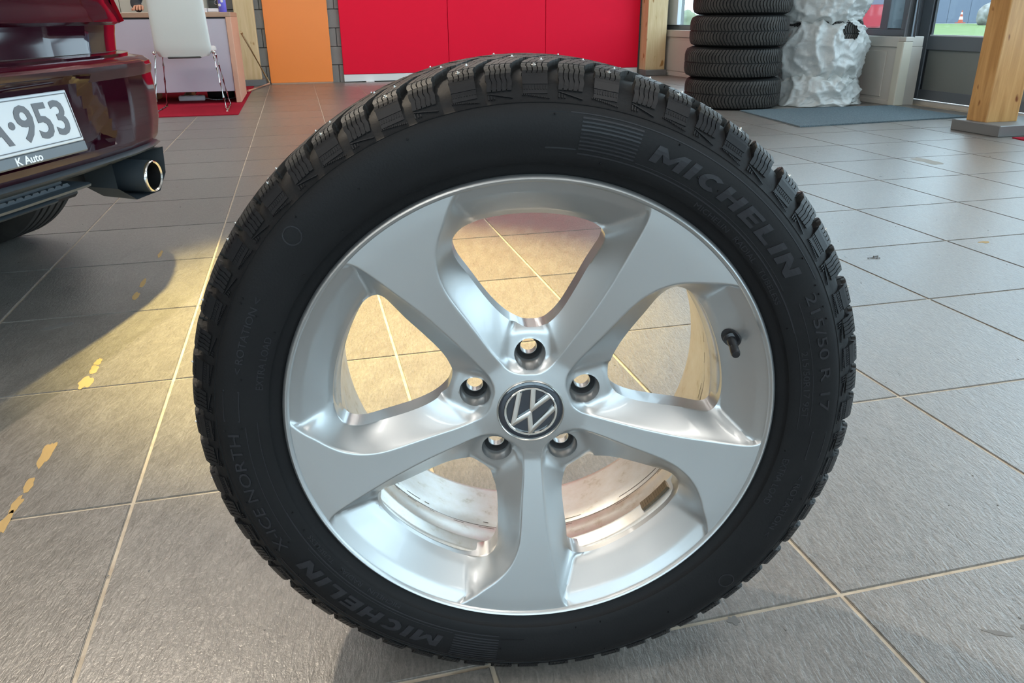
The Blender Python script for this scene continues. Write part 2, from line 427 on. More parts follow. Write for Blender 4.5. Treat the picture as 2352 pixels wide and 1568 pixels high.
# white casement frame seen at the far end of window one
t = box('trim_1', (4.55, 4.60, 9.16, 9.44, .56, 3.1), M['frame_white'], bev=.004); t['kind'] = 'structure'; far_right.append(t)
for o in far_right:
    pv = Matrix.Translation((4.5, 5.43, 0)); o.matrix_world = pv @ Matrix.Rotation(math.radians(2.9), 4, 'Z') @ pv.inverted() @ (Matrix.Translation(o.location))
# window three behind the camera
r3 = bpy.data.objects.new('window_3', None); COL.objects.link(r3); r3['kind'] = 'structure'; r3.location = (-1, -5.2, .5)
for i in range(6):
    xx = -5.5+i*1.8
    o = box('mullion', (xx-.03, xx+.03, -5.24, -5.17, .5, 3.2), M['frame_grey'], r3, .003); o.location = (1, 5.2, -.5)
    if i < 5:
        o = box('pane', (xx+.03, xx+1.77, -5.21, -5.2, .5, 3.2), M['glass'], r3, 0); o.location = (1, 5.2, -.5)
# grey column, door frame, door
cl = empty('trim_2', (4.6, 5.6, 0)); cl['kind'] = 'structure'
bm = bmesh.new(); tube(bm, [(-.03, -.09, .50), (-.03, -.09, H)], .045, 20); obj('round_cover', bm, M['frame_grey'], cl, 40)
bm = bmesh.new(); bx(bm, -.03, .25, .17, .26, 0, H, bev=.004); obj('pier', bm, M['frame_grey'], cl)
dr = empty('door_1', (4.8, 5.2, 0)); dr['kind'] = 'structure'
def dp(n, d, m, bev=.003, par=dr): return box(n, d, m, par, bev)
dp('jamb', (.0, .09, .51, .60, .0, 3.2), M['frame_grey'])
dp('threshold', (-.03, .12, -1.12, .53, -.02, .022), M['offwhite'])
leaf = dp('door_leaf', (.02, .07, .395, .505, .03, 3.1), M['frame_grey'])
dp('bottom_rail', (.02, .07, -1.0, .395, .03, .105), M['frame_grey'], par=dr)
dp('middle_rail', (.02, .07, -1.0, .395, .405, .505), M['frame_grey'], par=dr)
dp('stile', (.02, .07, -1.1, -1.0, .03, 3.1), M['frame_grey'], par=dr)
dp('kick_panel', (.04, .055, -1.0, .395, .10, .41), M['doorpanel'], par=dr, bev=0)
dp('gasket', (.03, .045, .383, .397, .105, .405), M['frame_dark'], par=dr, bev=0)
dp('gasket', (.03, .05, .375, .397, .505, 3.1), M['frame_dark'], par=dr, bev=0)
dp('pane', (.042, .05, -1.0, .385, .50, 3.1), M['glass'], par=dr, bev=0)
dp('glazing_bead', (.025, .045, -1.0, .38, .503, .515), M['frame_white'], par=dr, bev=0)
# back-wall boards
t = empty('orange_board', (.03, 9.42, 0)); tag(t, 'tall flat orange board leaning on grey block wall', 'board')
bm = bmesh.new(); bx(bm, -.335, .335, -.012, .0, .012, 2.6, bev=.002); obj('panel', bm, M['orange'], t)
bm = bmesh.new(); bx(bm, -.33, .33, -.02, .004, 0, .012); obj('edge_strip', bm, M['desk_wood'], t)
t = empty('red_partition', (2.2, 9.40, 0)); tag(t, 'wide bright red display wall of joined panels on white plinth', 'display wall')
for a, b in ((.485, 1.672), (1.677, 2.818), (2.823, 3.985)):
    bm = bmesh.new(); bx(bm, a-2.2, b-2.2, -.02, .03, .085, 2.9, bev=.003); obj('red_panel', bm, M['red'], t)
bm = bmesh.new(); bx(bm, .485-2.2, 3.985-2.2, -.015, .03, 0.008, .083, bev=.002); obj('plinth', bm, M['white_trim'], t)
for a in (.78, 3.7):
    bm = bmesh.new(); bx(bm, a-2.2-.06, a-2.2+.03, -.09, .0, 0, .012, bev=.003); obj('foot', bm, M['white_trim'], t)
# wooden posts
def post(name, loc, sx, sy, m, label, foot=None, parent=None):
    t = empty(name, loc); tag(t, label, 'post')
    bm = bmesh.new(); bx(bm, -sx/2, sx/2, -sy/2, sy/2, .06, H, bev=.008, segs=2); obj('timber', bm, m, t)
    if foot:
        bm = bmesh.new(); bx(bm, *foot, 0, .065, bev=.004); obj('steel_foot', bm, M['galv'], t)
    return t
post('timber_post', (4.065, 4.06, 0), .23, .155, M['wood'], 'thick warm brown glulam post on grey steel foot at right', (-.16, .42, -.235, .14))
post('timber_post', (4.135, 9.30, 0), .25, .2, M['pale_wood'], 'pale pine post between red display wall and window', (-.13, .135, -.14, .1))
post('timber_post', (-.49, 9.33, 0), .20, .18, M['pale_wood'], 'pale pine post behind desk end beside orange board', (-.12, .14, -.12, .1))
# carpets, mat, battens
def flat(name, poly, z1, m, label, cat, group=None):
    bm = bmesh.new(); prism(bm, poly, .0003, z1); o = obj(name, bm, m)
    return tag(o, label, cat, group)
flat('carpet', [(-3.2, 6.50), (-.475, 6.46), (-.475, 7.5), (-.475, 9.15), (-3.2, 9.15)], .006, M['carpet'], 'red carpet under the desk and white chair', 'carpet')
flat('carpet', [(3.96, 3.78), (4.75, 3.70), (4.75, 2.2), (3.7, 2.2)], .006, M['carpet'], 'corner of red carpet beside glulam post foot at right edge', 'carpet')
bm = bmesh.new(); prism(bm, [(3.08, 4.56), (4.46, 4.66), (4.46, 5.44), (3.18, 5.50)], .0003, .009)
tag(obj('entrance_mat', bm, M['mat_blue']), 'blue grey entrance mat in front of glass door', 'mat')
bm = bmesh.new(); tube(bm, [(-.5, 8.46, .012), (-.325, 9.36, .012)], .012, 6); tag(obj('floor_batten', bm, M['desk_side']), 'pinkish wooden strip on the floor from desk to orange board', 'strip')
bm = bmesh.new(); tube(bm, [(-.47, 8.0, .56), (-.325, 9.36, .03)], .012, 6); tag(obj('leaning_batten', bm, M['pale_wood']), 'thin pale batten slanting from desk end to the floor', 'batten')
# luminaires & spot housings
for i, (x, y) in enumerate(LUM):
    t = empty('ceiling_luminaire', (x, y, 3.2)); tag(t, 'long white ceiling luminaire, '+('fourth', 'third', 'second', 'first')[i % 4]+' from red display wall in '+('far left', 'middle', 'window side')[i//4]+' row', 'ceiling lamp', 'ceiling luminaires in rows')
    for q in (-.5, .5):
        bm = bmesh.new(); tube(bm, [(q, 0, -.02), (q, 0, H-3.2)], .004, 6); obj('wire', bm, M['chrome_soft'], t)
    bm = bmesh.new(); bx(bm, -.62, .62, -.17, .17, -.12, -.02, bev=.01); obj('housing', bm, M['white_trim'], t)
    bm = bmesh.new(); bx(bm, -.6, .6, -.15, .15, -.128, -.119); obj('diffuser', bm, M['lampwhite'], t)
for i, s in enumerate(SPOTS):
    p = V(s[0]); d = (V(s[1])-p).normalized(); t = empty('track_spotlight', p); tag(t, 'black ceiling spotlight aimed '+('at the floor behind the wheel, added for a golden pool' if i == 0 else 'at the floor left of the wheel'), 'spotlight')
    bm = bmesh.new(); q = d.to_track_quat('Z', 'Y')
    rg = lathe(bm, [(.0, -.14), (.05, -.14), (.052, .0), (.045, .0), (.044, -.04), (0, -.05)], 20)
    for v in bm.verts: v.co = q @ (v.co+V((0, 0, -.03)))
    obj('lamp_head', bm, M['blackplastic'], t, 40)
    bm = bmesh.new(); tube(bm, [-d*.12, (0, 0, H-p.z)], .012, 8); obj('stem', bm, M['blackplastic'], t)
# ------------------------------------------------------------------ the wheel
WC = V((.1801, .6308, .3236)); WA = -.198
n_ax = V((math.sin(WA), -math.cos(WA), 0)); e1 = V((0, 0, 1)).cross(n_ax).normalized(); e2 = n_ax.cross(e1)
wheel = bpy.data.objects.new('wheel', None); COL.objects.link(wheel); wheel.empty_display_size = .05
base = WC-n_ax*.105; base.z = 0
wheel.matrix_world = Matrix(((e1.x, e2.x, n_ax.x, base.x), (e1.y, e2.y, n_ax.y, base.y), (e1.z, e2.z, n_ax.z, base.z), (0, 0, 0, 1)))
tag(wheel, 'large car wheel with silver five spoke alloy rim and black studded winter tyre standing upright', 'wheel')
WL = V((0, WC.z, .105))         # wheel centre (rim lip plane) in the wheel's own axes: x right, y up, z outboard
mm = .001
def pol(r, th, z=0): a = math.radians(th); return V((r*mm*math.cos(a), r*mm*math.sin(a), z*mm))
ZF = [(30, -25.5), (48, -27.5), (56, -28), (215, -5.8), (232, -4)]
zf = lambda r: interp(r, ZF)
FACE = [(229.5, 15), (226, 17), (216, 19.6), (207, 21.6), (198, 24), (189, 26.2), (180, 28), (170, 29.5), (158, 30.7), (146, 31.3), (133, 31.4), (118, 31.2), (104, 31), (88, 30.8), (74, 30.5), (60, 29.2), (50, 26.5), (43.5, 20), (40, 10), (39.5, 0), (40, -9), (43.5, -17), (50, -22.5), (60, -25.5), (83, -27.6), (114, -28.8), (147, -28.9), (182, -28.3), (209, -27.8), (221, -27.2), (227, -26.2), (229.5, -24), (229.5, -16), (229.5, -8), (229.5, 0), (229.5, 8)]
HOLE = [(192.5, 12), (191, 17.5), (187, 21), (180, 23.2), (166, 24), (145, 22.6), (120, 20), (103, 16.5), (91, 11.5), (83, 4), (82, -2), (83, -7), (88, -12), (103, -17), (126, -19.6), (150, -21), (166, -22), (178, -22.5), (186, -21.5), (191, -18), (192.5, -12), (192.5, -4), (192.5, 4)]
def cart(L): return [(-r*math.sin(math.radians(t)), r*math.cos(math.radians(t))) for r, t in L]
def dense(L): return catmull(cart(L), True, 12)
OC = (0, 140)
def ray_hit(poly, ang):
    dx, dy = math.cos(ang), math.sin(ang); best = None
    for (x0, y0), (x1, y1) in zip(poly, poly[1:]+poly[:1]):
        ex, ey = x1-x0, y1-y0; det = dx*(-ey)+ex*dy
        if abs(det) < 1e-9: continue
        bx_, by_ = x0-OC[0], y0-OC[1]
        t = (bx_*(-ey)+ex*by_)/det; s = (dx*by_-dy*bx_)/det
        if t > 0 and -1e-6 <= s <= 1+1e-6 and (best is None or t > best): best = t
    return (OC[0]+dx*best, OC[1]+dy*best)
def build_rim():
    NR = 264
    angs = [2*PI*(i+.5)/NR+PI/2 for i in range(NR)]
    fd, hd = dense(FACE), dense(HOLE)
    R_IN = 31.5
    sec = []
    for k in range(25): a = math.radians(36-72*k/24); sec.append((-230*math.sin(a), 230*math.cos(a)))
    for k in range(25): a = math.radians(-36+72*k/24); sec.append((-R_IN*math.sin(a), R_IN*math.cos(a)))
    Bd = [list(ray_hit(sec, a)) for a in angs]
    for cxy in ((sec[0]), (sec[24]), (sec[25]), (sec[49])):
        ca = math.atan2(cxy[1]-OC[1], cxy[0]-OC[0])
        i = min(range(NR), key=lambda i: abs((angs[i]-ca+PI) % (2*PI)-PI)); Bd[i] = list(cxy)
    C0 = [ray_hit(fd, a) for a in angs]; Hh = [ray_hit(hd, a) for a in angs]
    levels = []      # list of rings of (x, y, z)
    lerp = lambda p, q, t: (p[0]+(q[0]-p[0])*t, p[1]+(q[1]-p[1])*t)
    def off(i, dmm):   # point offset from crease towards outside(+)/inside(-) by mm along ray
        c, b, h = C0[i], Bd[i], Hh[i]
        tgt = b if dmm > 0 else h; L = math.hypot(tgt[0]-c[0], tgt[1]-c[1])
        return lerp(c, tgt, min(abs(dmm)/max(L, .1), .9))
    ring = lambda f: levels.append([f(i) for i in range(NR)])
    rr = lambda p: math.hypot(*p)
    for t in (0, .15, .3, .45, .6, .75, .88): ring(lambda i: (*lerp(Bd[i], off(i, 2.7), t), zf(rr(lerp(Bd[i], off(i, 2.7), t)))))
    ring(lambda i: (*off(i, 2.6), zf(rr(off(i, 2.6)))))
    ring(lambda i: (*off(i, 1.5), zf(rr(off(i, 1.5)))))
    ring(lambda i: (*off(i, .7), zf(rr(off(i, .7)))-.12))
    ring(lambda i: (*C0[i], zf(rr(C0[i]))-.55))
    ring(lambda i: (*off(i, -.5), zf(rr(C0[i]))-1.3))
    NL = 22
    HW, WWt = [], []
    for i in range(NR):
        c, h = C0[i], Hh[i]; 
        ang = math.degrees(math.atan2(-(c[0]), c[1])); r = rr(c)
        wo = max(0, min(1, (r-214)/11)); wo = wo*wo*(3-2*wo)
        wh = max(0, min(1, (64-r)/16)); wh = wh*wh*(3-2*wh)
        HW.append((wo, wh))
    def zprof(i, t):
        c, h = C0[i], Hh[i]; z0 = zf(rr(c))-1.3; z1 = -40
        side = z0+(z1-z0)*(t**.92)
        p = lerp(off(i, -.5), h, t); r = rr(p)
        outer = interp(r, [(192.5, -40), (198, -33), (217.2, -14.0), (218.6, -13.0), (229.5, -5.3)])
        pad = -35.5-(r-56)*.13
        hub = z0+(pad-z0)*min(1, t/.16)**.8 if t < .16 else pad
        if r > 76: hub -= (r-76)**2*.05
        wo, wh = HW[i]
        z = side*(1-wo-wh)+outer*wo+hub*wh
        return z
    for k in range(1, NL+1):
        t = k/NL
        t = t*.75+.25*t*t if False else t
        ring(lambda i: (*lerp(off(i, -.5), Hh[i], t), zprof(i, t)))
    hz = [zprof(i, 1) for i in range(NR)]
    ring(lambda i: (*Hh[i], hz[i]-1.2))
    ring(lambda i: (*Hh[i], -52)); ring(lambda i: (*Hh[i], -64))
    ring(lambda i: (*lerp(Hh[i], Bd[i] if rr(Bd[i]) < 190 else (Bd[i][0]*.83, Bd[i][1]*.83), .25), -68))
    ring(lambda i: (*lerp(Hh[i], Bd[i] if rr(Bd[i]) < 190 else (Bd[i][0]*.83, Bd[i][1]*.83), 1), -68))
    bm = bmesh.new()
    for s in range(5):
        a = math.radians(72*s); ca, sa = math.cos(a), math.sin(a)
        g = [[bm.verts.new(V(((x*ca-y*sa)*mm, (x*sa+y*ca)*mm, z*mm))) for x, y, z in lv] for lv in levels]
        for l0, l1 in zip(g, g[1:]):
            for i in range(NR): bm.faces.new((l0[i], l0[(i+1) % NR], l1[(i+1) % NR], l1[i]))
    bmesh.ops.remove_doubles(bm, verts=bm.verts, dist=.00004)
    # lug bores through the pads
    for s in range(5):
        a = math.radians(72*s+90); c = V((.0565*math.cos(a), .0565*math.sin(a)))
        RL = .0152
        dl = [f for f in bm.faces if all((v.co.xy-c).length < RL for v in f.verts) and f.calc_center_median().z > -.060]
        bmesh.ops.delete(bm, geom=dl, context='FACES')
        be = [e for e in bm.edges if len(e.link_faces) == 1 and all((v.co.xy-c).length < RL*1.35 and v.co.z > -.060 for v in e.verts)]
        bv = {v for e in be for v in e.verts}
        for v in bv:
            d = (v.co.xy-c).normalized(); v.co.x, v.co.y = c.x+d.x*RL, c.y+d.y*RL
        cur = be
        for (rad, z) in ((.0146, None), (.0143, -.047), (.0132, -.0500), (.0122, -.0510), (.0092, -.0545), (.0080, -.0555), (.0080, -.064)):
            r = bmesh.ops.extrude_edge_only(bm, edges=cur)['geom']
            nv = [q for q in r if isinstance(q, bmesh.types.BMVert)]; cur = [q for q in r if isinstance(q, bmesh.types.BMEdge) and all(v in nv for v in q.verts)]
            nvs = set(nv)
            for v in nv:
                d = (v.co.xy-c).normalized(); v.co.x, v.co.y = c.x+d.x*rad, c.y+d.y*rad
                v.co.z = z if z is not None else v.co.z-.0012
    dl = [f for f in bm.faces if f.calc_center_median().z < -.0665 and f.calc_center_median().xy.length < .086]
    bmesh.ops.delete(bm, geom=dl, context='FACES')
    # lip
    lathe(bm, [(r*mm, z*mm) for r, z in ((227.0, -4.6), (227.7, -3.0), (228.8, -1.6), (230.2, -1.1), (231.4, -1.8), (232.6, -3.4), (233.3, -5.0), (233.6, -6.8), (233.6, -14), (228, -20))], 320)
    # a black disc on the flange stands for the shaded valve bore
    o = obj('rim', bm, M['alloy'], wheel, 38, loc=WL); return o
rim = build_rim()
bm = bmesh.new()
lathe(bm, [(r*mm, z*mm) for r, z in ((228, -16), (221, -22), (200, -43), (191.5, -48), (190.3, -52), (190.0, -66.5), (189.2, -68), (190.2, -69.5), (190.5, -84), (192, -95), (195.5, -104), (196.2, -106), (195.6, -108), (197.5, -130), (200, -160), (202.5, -190), (203.2, -196), (206, -200), (212, -203), (213.5, -206), (233, -206), (233, -196), (216, -192), (214, -150), (214, -60), (222, -26), (228, -16))], 200)
barrel = obj('rim_barrel', bm, M['barrel'], rim, 50)
# dirt rings left by brake dust on the barrel
bm = bmesh.new()
for z, r0 in ((-105.5, 195.9), (-99, 193.6), (-113, 196.0)):
    for k in range(200):
        a0, a1 = 2*PI*k/200, 2*PI*(k+1)/200; wz = .35+.5*abs(noise.noise(V((math.cos(a0)*3, math.sin(a0)*3, z)))) 
        if z != -105.5 and noise.noise(V((math.cos(a0)*9, math.sin(a0)*9, z))) < .12: continue
        q = [bm.verts.new(V((math.cos(a)*(r0-.25)*mm, math.sin(a)*(r0-.25)*mm, (z+s*wz)*mm))) for a, s in ((a0, -1), (a1, -1), (a1, 1), (a0, 1))]
        bm.faces.new(q)
obj('brake_dust_line', bm, M['barrel_dirt'], rim, kind='stuff')
bm = bmesh.new()
for k in range(12):
    a0, a1 = math.radians(311.5+k*.98), math.radians(311.5+k*.98+.93)
    pr = [(189.9, -55), (189.9, -67), (186.4, -67), (186.4, -55)]
    va = [bm.verts.new(V((math.cos(a0)*r*mm, math.sin(a0)*r*mm, z*mm))) for r, z in pr]; vb = [bm.verts.new(V((math.cos(a1)*r*mm, math.sin(a1)*r*mm, z*mm))) for r, z in pr]
    bm.faces.new(va); bm.faces.new(vb)
    for q in range(4): bm.faces.new((va[q], va[(q+1) % 4], vb[(q+1) % 4], vb[q]))
o = obj('balance_weight', bm, M['weight'], wheel, loc=WL); o['label'] = 'brown adhesive balance weight strip'
# valve
vb_ = pol(204, 20.3, -26.5); vd = (pol(196, 20, 0)-pol(205, 21, -26)).normalized()
bm = bmesh.new(); q = V((-.77*math.cos(math.radians(21)), -.77*math.sin(math.radians(21)), .72)).normalized().to_track_quat('Z', 'Y')
lathe(bm, [(.0102, .0002), (.0100, .0006), (.0050, .0007), (.0050, -.0005)], 24)
for v in bm.verts: v.co = q @ v.co+vb_
obj('valve_hole_shade', bm, M['blackplastic'], wheel, 40, loc=WL)  # black disc in place of the dark open valve hole
bm = bmesh.new()
lathe(bm, [(0, .0001), (.0070, .0002), (.0070, .0018), (.0046, .0035), (.0042, .012), (.0034, .0135), (.0034, .016), (.0043, .0165), (.0044, .025), (.0036, .0272), (0, .0276)], 20)
q2 = (V((-.10, -.22, .95)).normalized()).to_track_quat('Z', 'Y')
for v in bm.verts: v.co = q2 @ v.co+vb_
o = obj('valve_stem', bm, M['blackplastic'], wheel, 40, loc=WL); o['label'] = 'black rubber valve stem with cap'
# hub cap with the emblem
bm = bmesh.new()
lathe(bm, [(.0315, -.031), (.0332, -.0268), (.0330, -.0248), (.0322, -.0240), (.0314, -.0246), (.0310, -.0256)], 96)
cap = obj('centre_cap', bm, M['chrome_soft'], wheel, 40, loc=WL)
bm = bmesh.new(); lathe(bm, [(.0310, -.0256), (.0290, -.0246), (.0262, -.0244), (.0258, -.0258), (.0, -.0262)], 96)
obj('cap_disc', bm, M['navy'], cap, 30)
def emblem():
    bm = bmesh.new()
    lathe(bm, [(.0236, -.0262), (.0237, -.0238), (.0243, -.0232), (.0253, -.0232), (.0259, -.0238), (.0260, -.0262)], 96)
    R = .0240; hw = .100
    def stroke(pts):
        n = len(pts); Ls, Rs = [], []
        for i, p in enumerate(pts):
            p = V(p); d0 = (p-V(pts[i-1])).normalized() if i else None; d1 = (V(pts[i+1])-p).normalized() if i < n-1 else None
            if d0 is None: nrm = V((-d1.y, d1.x)); k = hw
            elif d1 is None: nrm = V((-d0.y, d0.x)); k = hw
            else:
                a, b = V((-d0.y, d0.x)), V((-d1.y, d1.x)); nrm = (a+b).normalized(); k = min(hw/max(.28, nrm.dot(a)), hw*2.6)
            Ls.append(p+nrm*k); Rs.append(p-nrm*k)
        for i in range(n-1):
            poly = [Ls[i], Ls[i+1], Rs[i+1], Rs[i]]
            bot = [bm.verts.new(V((q.x*R, q.y*R, -.0262))) for q in poly]
            c = [q for q in poly]
            top = [bm.verts.new(V((q.x*R, q.y*R, -.0238))) for q in poly]
            mid = [(Ls[i]*.72+Rs[i]*.28), (Ls[i+1]*.72+Rs[i+1]*.28), (Rs[i+1]*.72+Ls[i+1]*.28), (Rs[i]*.72+Ls[i]*.28)]
            tp = [bm.verts.new(V((q.x*R, q.y*R, -.0233))) for q in mid]
            for a in range(4):
                bm.faces.new((bot[a], bot[(a+1) % 4], top[(a+1) % 4], top[a])); bm.faces.new((top[a], top[(a+1) % 4], tp[(a+1) % 4], tp[a]))
            bm.faces.new(tp)
    stroke([(-.36, .93), (0, .13), (.36, .93)])
    stroke([(-.80, .58), (-.40, -.78), (0, -.10), (.40, -.78), (.80, .58)])
    a = Matrix.Rotation(math.radians(-27), 3, 'Z')
    for v in bm.verts: v.co = a @ v.co
    return obj('emblem', bm, M['chrome'], cap, 25)
emblem()
seat0 = None
for k in range(5):      # dark steel seat inside each bolt bore
    a = math.radians(90+72*k); c = (.0565*math.cos(a), .0565*math.sin(a), 0)
    if seat0 is None:
        bm = bmesh.new(); lathe(bm, [(.0122, -.0500), (.0118, -.0503), (.0090, -.0535), (.0084, -.0545), (.0084, -.0600)], 32); seat0 = obj('bolt_seat', bm, M['carblack'], rim, 40, loc=c)
    else: inst(seat0, rim, c)
bm = bmesh.new(); lathe(bm, [(.0330, -.026), (.0345, -.0268), (.0345, -.066), (.030, -.075)], 72); obj('hub_bore', bm, M['alloy'], rim, 40)

# ---- tyre
OUT = [(-105, 323.4), (-60, 322.8), (-38, 321.6), (-26, 320.2), (-17.5, 317.2), (-11.5, 312), (-6.5, 305.5), (-2.5, 299.5), (1.2, 294.5)]
BAS = [(-105, 315.2), (-60, 315), (-38, 314.2), (-27, 312.2), (-20.5, 310.0), (-14.2, 308.2), (-8.0, 304.3), (-3.3, 299.0), (.8, 294.2)]
def arc_tab(P):
    L = [0]
    for a, b in zip(P, P[1:]): L.append(L[-1]+math.hypot(b[0]-a[0], b[1]-a[1]))
    return L
LO = arc_tab(OUT); KN = [l/LO[-1] for l in LO]
def surf(u, h):      # u 0 (crown) .. 1 (sidewall line), h 0 base .. 1 tread top
    for i in range(len(KN)-1):
        if u <= KN[i+1] or i == len(KN)-2:
            t = (u-KN[i])/(KN[i+1]-KN[i]); break
    o = [OUT[i][k]+(OUT[i+1][k]-OUT[i][k])*t for k in (0, 1)]; b = [BAS[i][k]+(BAS[i+1][k]-BAS[i][k])*t for k in (0, 1)]
    return b[0]+(o[0]-b[0])*h, b[1]+(o[1]-b[1])*h
def tp(u, deg, h, side=1):
    z, r = surf(u, h)
    if side < 0: z = -210-z
    a = math.radians(deg); return V((r*mm*math.sin(a), r*mm*math.cos(a), z*mm))
side_prof = [(231, -14), (232.6, -8), (234.3, -5.2), (237, -3.6), (241, -2.0), (243.2, -.2), (244.2, 1.8), (246.5, 3.2), (252, 4.6), (262, 6.6), (272, 7.8), (282, 7.0), (288, 4.8), (291.0, 2.6), (291.6, 2.0), (292.3, 2.3), (293.2, .7)]
def side_z(r): return interp(r, [(a, b) for a, b in side_prof])
bm = bmesh.new()
prof = [(r, z) for r, z in side_prof]+[(r, z) for z, r in BAS[::-1][1:]]
prof = prof+[(r, -210-z) for r, z in prof[::-1][1:]]
lathe(bm, [(r*mm, z*mm) for r, z in prof], 256)
tyre = obj('tyre', bm, M['rubber'], wheel, 32, loc=WL)
tyre['label'] = 'black studded winter tyre'
def slab(bm, u0, u1, dA, dB, h0, h1, nu=3, side=1, mi=0):
    """closed block between two slanted angular edges dA(u), dB(u)"""
    rows = []
    for k in range(nu+1):
        u = u0+(u1-u0)*k/nu; a, b = dA(u), dB(u)
        h0k = h0
        rows.append([bm.verts.new(tp(u, a, h0k, side)), bm.verts.new(tp(u, a, h1, side)), bm.verts.new(tp(u, b, h1, side)), bm.verts.new(tp(u, b, h0k, side))])
    for r0, r1 in zip(rows, rows[1:]):
        for q in range(4): f = bm.faces.new((r0[q], r0[(q+1) % 4], r1[(q+1) % 4], r1[q])); f.material_index = 1 if (u0 > .6 and u0+(u1-u0)*(rows.index(r0)+.5)/nu > .775) else mi
    bm.faces.new(rows[0]).material_index = mi; bm.faces.new(rows[-1][::-1]).material_index = mi
NB = 64; PT = 360/NB
US = .655    # inner end of the shoulder blocks
def shoulder(kind, side):
    bm = bmesh.new(); wdt = PT*.68; sl = .6
    uend = .925 if kind else .955
    sk = lambda u: -(u-.8)*sl*1.2 if u < .8 else 0
    n = 5; gp = .16
    # core
    slab(bm, US, uend-.015, lambda u: -wdt/2+sk(u)+.10, lambda u: wdt/2+sk(u)-.10, -.02, .72, 7, side, 0)
    for i in range(n):
        a = -wdt/2+wdt*i/n+(gp/2 if i else 0); b = -wdt/2+wdt*(i+1)/n-(gp/2 if i < n-1 else 0)
        if kind:   # ribbed side
            slab(bm, US, uend, lambda u: a+sk(u)+.1*math.sin(u*60), lambda u: b+sk(u)+.1*math.sin(u*60), .5, 1, 8, side, 0)
        else:
            slab(bm, US, .80, lambda u: a+sk(u)+.1*math.sin(u*60), lambda u: b+sk(u)+.1*math.sin(u*60), .5, 1, 5, side, 0)
    if not kind:
        slab(bm, .795, .885, lambda u: -wdt/2, lambda u: wdt/2, -.02, 1, 3, side, 1)
        slab(bm, .885, uend, lambda u: -wdt/2, lambda u: wdt/2, -.02, .75, 2, side, 1)
        for q in range(9):
            a = -wdt/2+.1+q*wdt/9; slab(bm, .895, .925, lambda u: a, lambda u: a+wdt/9*.5, .5, 1.02, 1, side, 1)
        for q in range(14):      # serration on the slanted foot line
            a = -wdt*.55+q*wdt/14*1.15; uu = .955+.03*q/14; slab(bm, uu, uu+.012, lambda u: a, lambda u: a+wdt/14*.6, .0, 1.15, 1, side, 1)
    else:
        for q in range(16):      # slanted ridge
            a = -wdt*.5+q*wdt/16; uu = .935+.045*q/16; slab(bm, uu, uu+.008, lambda u: a, lambda u: a+wdt/16*1.02, .0, 1.2, 1, side, 1)
        for q in range(3):
            a = -wdt*.5+q*.45; slab(bm, .948+.008*q, .985, lambda u: a, lambda u: a+.2, 0, 1.1, 1, side, 1)
    return bm
def midblock(side, u0, u1, ph, wd, sl, n=4):
    bm = bmesh.new(); sk = lambda u: -(u-.655)*sl+ph
    slab(bm, u0, u1, lambda u: -wd/2+sk(u)+.08, lambda u: wd/2+sk(u)-.08, -.02, .6, 3, side)
    for i in range(n):
        a = -wd/2+wd*i/n+(.07 if i else 0); b = -wd/2+wd*(i+1)/n-(.07 if i < n-1 else 0)
        slab(bm, u0, u1, lambda u: a+sk(u)+.12*math.sin(u*70), lambda u: b+sk(u)+.12*math.sin(u*70), .4, 1, 6, side)
    return bm
protoA = obj('tread_block', shoulder(0, 1), [M['rubber_tread'], M['rubber_ridge']], tyre)
protoB = obj('tread_block', shoulder(1, 1), [M['rubber_tread'], M['rubber_ridge']], tyre)
protoM = obj('tread_block', midblock(1, .335, .635, .1, PT*.72, 7.5), M['rubber_tread'], tyre)
protoC = obj('tread_block', midblock(1, .02, .31, .7, PT*.80, 8, 5), M['rubber_tread'], tyre)
PH0 = 90-(26.4+.25*PT)   # block phase from the notches in the photograph, measured clockwise from the top
for i in range(NB):
    j = (i*7919) % 5; a = -math.radians(PH0+i*PT+(.16*(j-2)))
    pr = protoA if i % 2 else protoB
    for p in (pr, protoM, protoC):
        if i == 0 or (i == 1 and p is protoA): p.rotation_euler = (0, 0, a)
        else: inst(p, tyre, rot=(0, 0, a))
def rear():
    bm = bmesh.new()
    for i in range(NB):
        m_ = Matrix.Rotation(-math.radians(PH0+(i+.5)*PT), 3, 'Z')
        for s in (shoulder(i % 2, -1), midblock(-1, .335, .635, .1, PT*.74, 7.5), midblock(-1, .02, .31, .7, PT*.80, 8, 5)):
            for v in s.verts: v.co = m_ @ v.co
            me = bpy.data.meshes.new('t'); s.to_mesh(me); s.free(); bm.from_mesh(me); bpy.data.meshes.remove(me)
    return bm
obj('tread_block_field', rear(), [M['rubber_tread'], M['rubber_ridge']], tyre, kind='stuff')
bm = bmesh.new()
for i in range(NB):
    for u, s, dphi in ((.70, 1, 0), (.50, 1, 1.4), (.72, -1, 2.0), (.48, -1, .6), (.2, 1, 3.0)):
        if (i+int(u*10)) % 2: continue
        a = PH0+i*PT+dphi; p = tp(u, a, 1, s); q = (tp(u, a, 1.3, s)-tp(u, a, .7, s)).normalized().to_track_quat('Z', 'Y')
        n0 = len(bm.verts); lathe(bm, [(0, .0014), (.0008, .0013), (.0009, .0002), (.0021, .0001), (.0022, -.001)], 8)
        bm.verts.ensure_lookup_table()
        for v in bm.verts[n0:]: v.co = q @ v.co+p
obj('stud_field', bm, M['stud'], tyre, 50, kind='stuff')
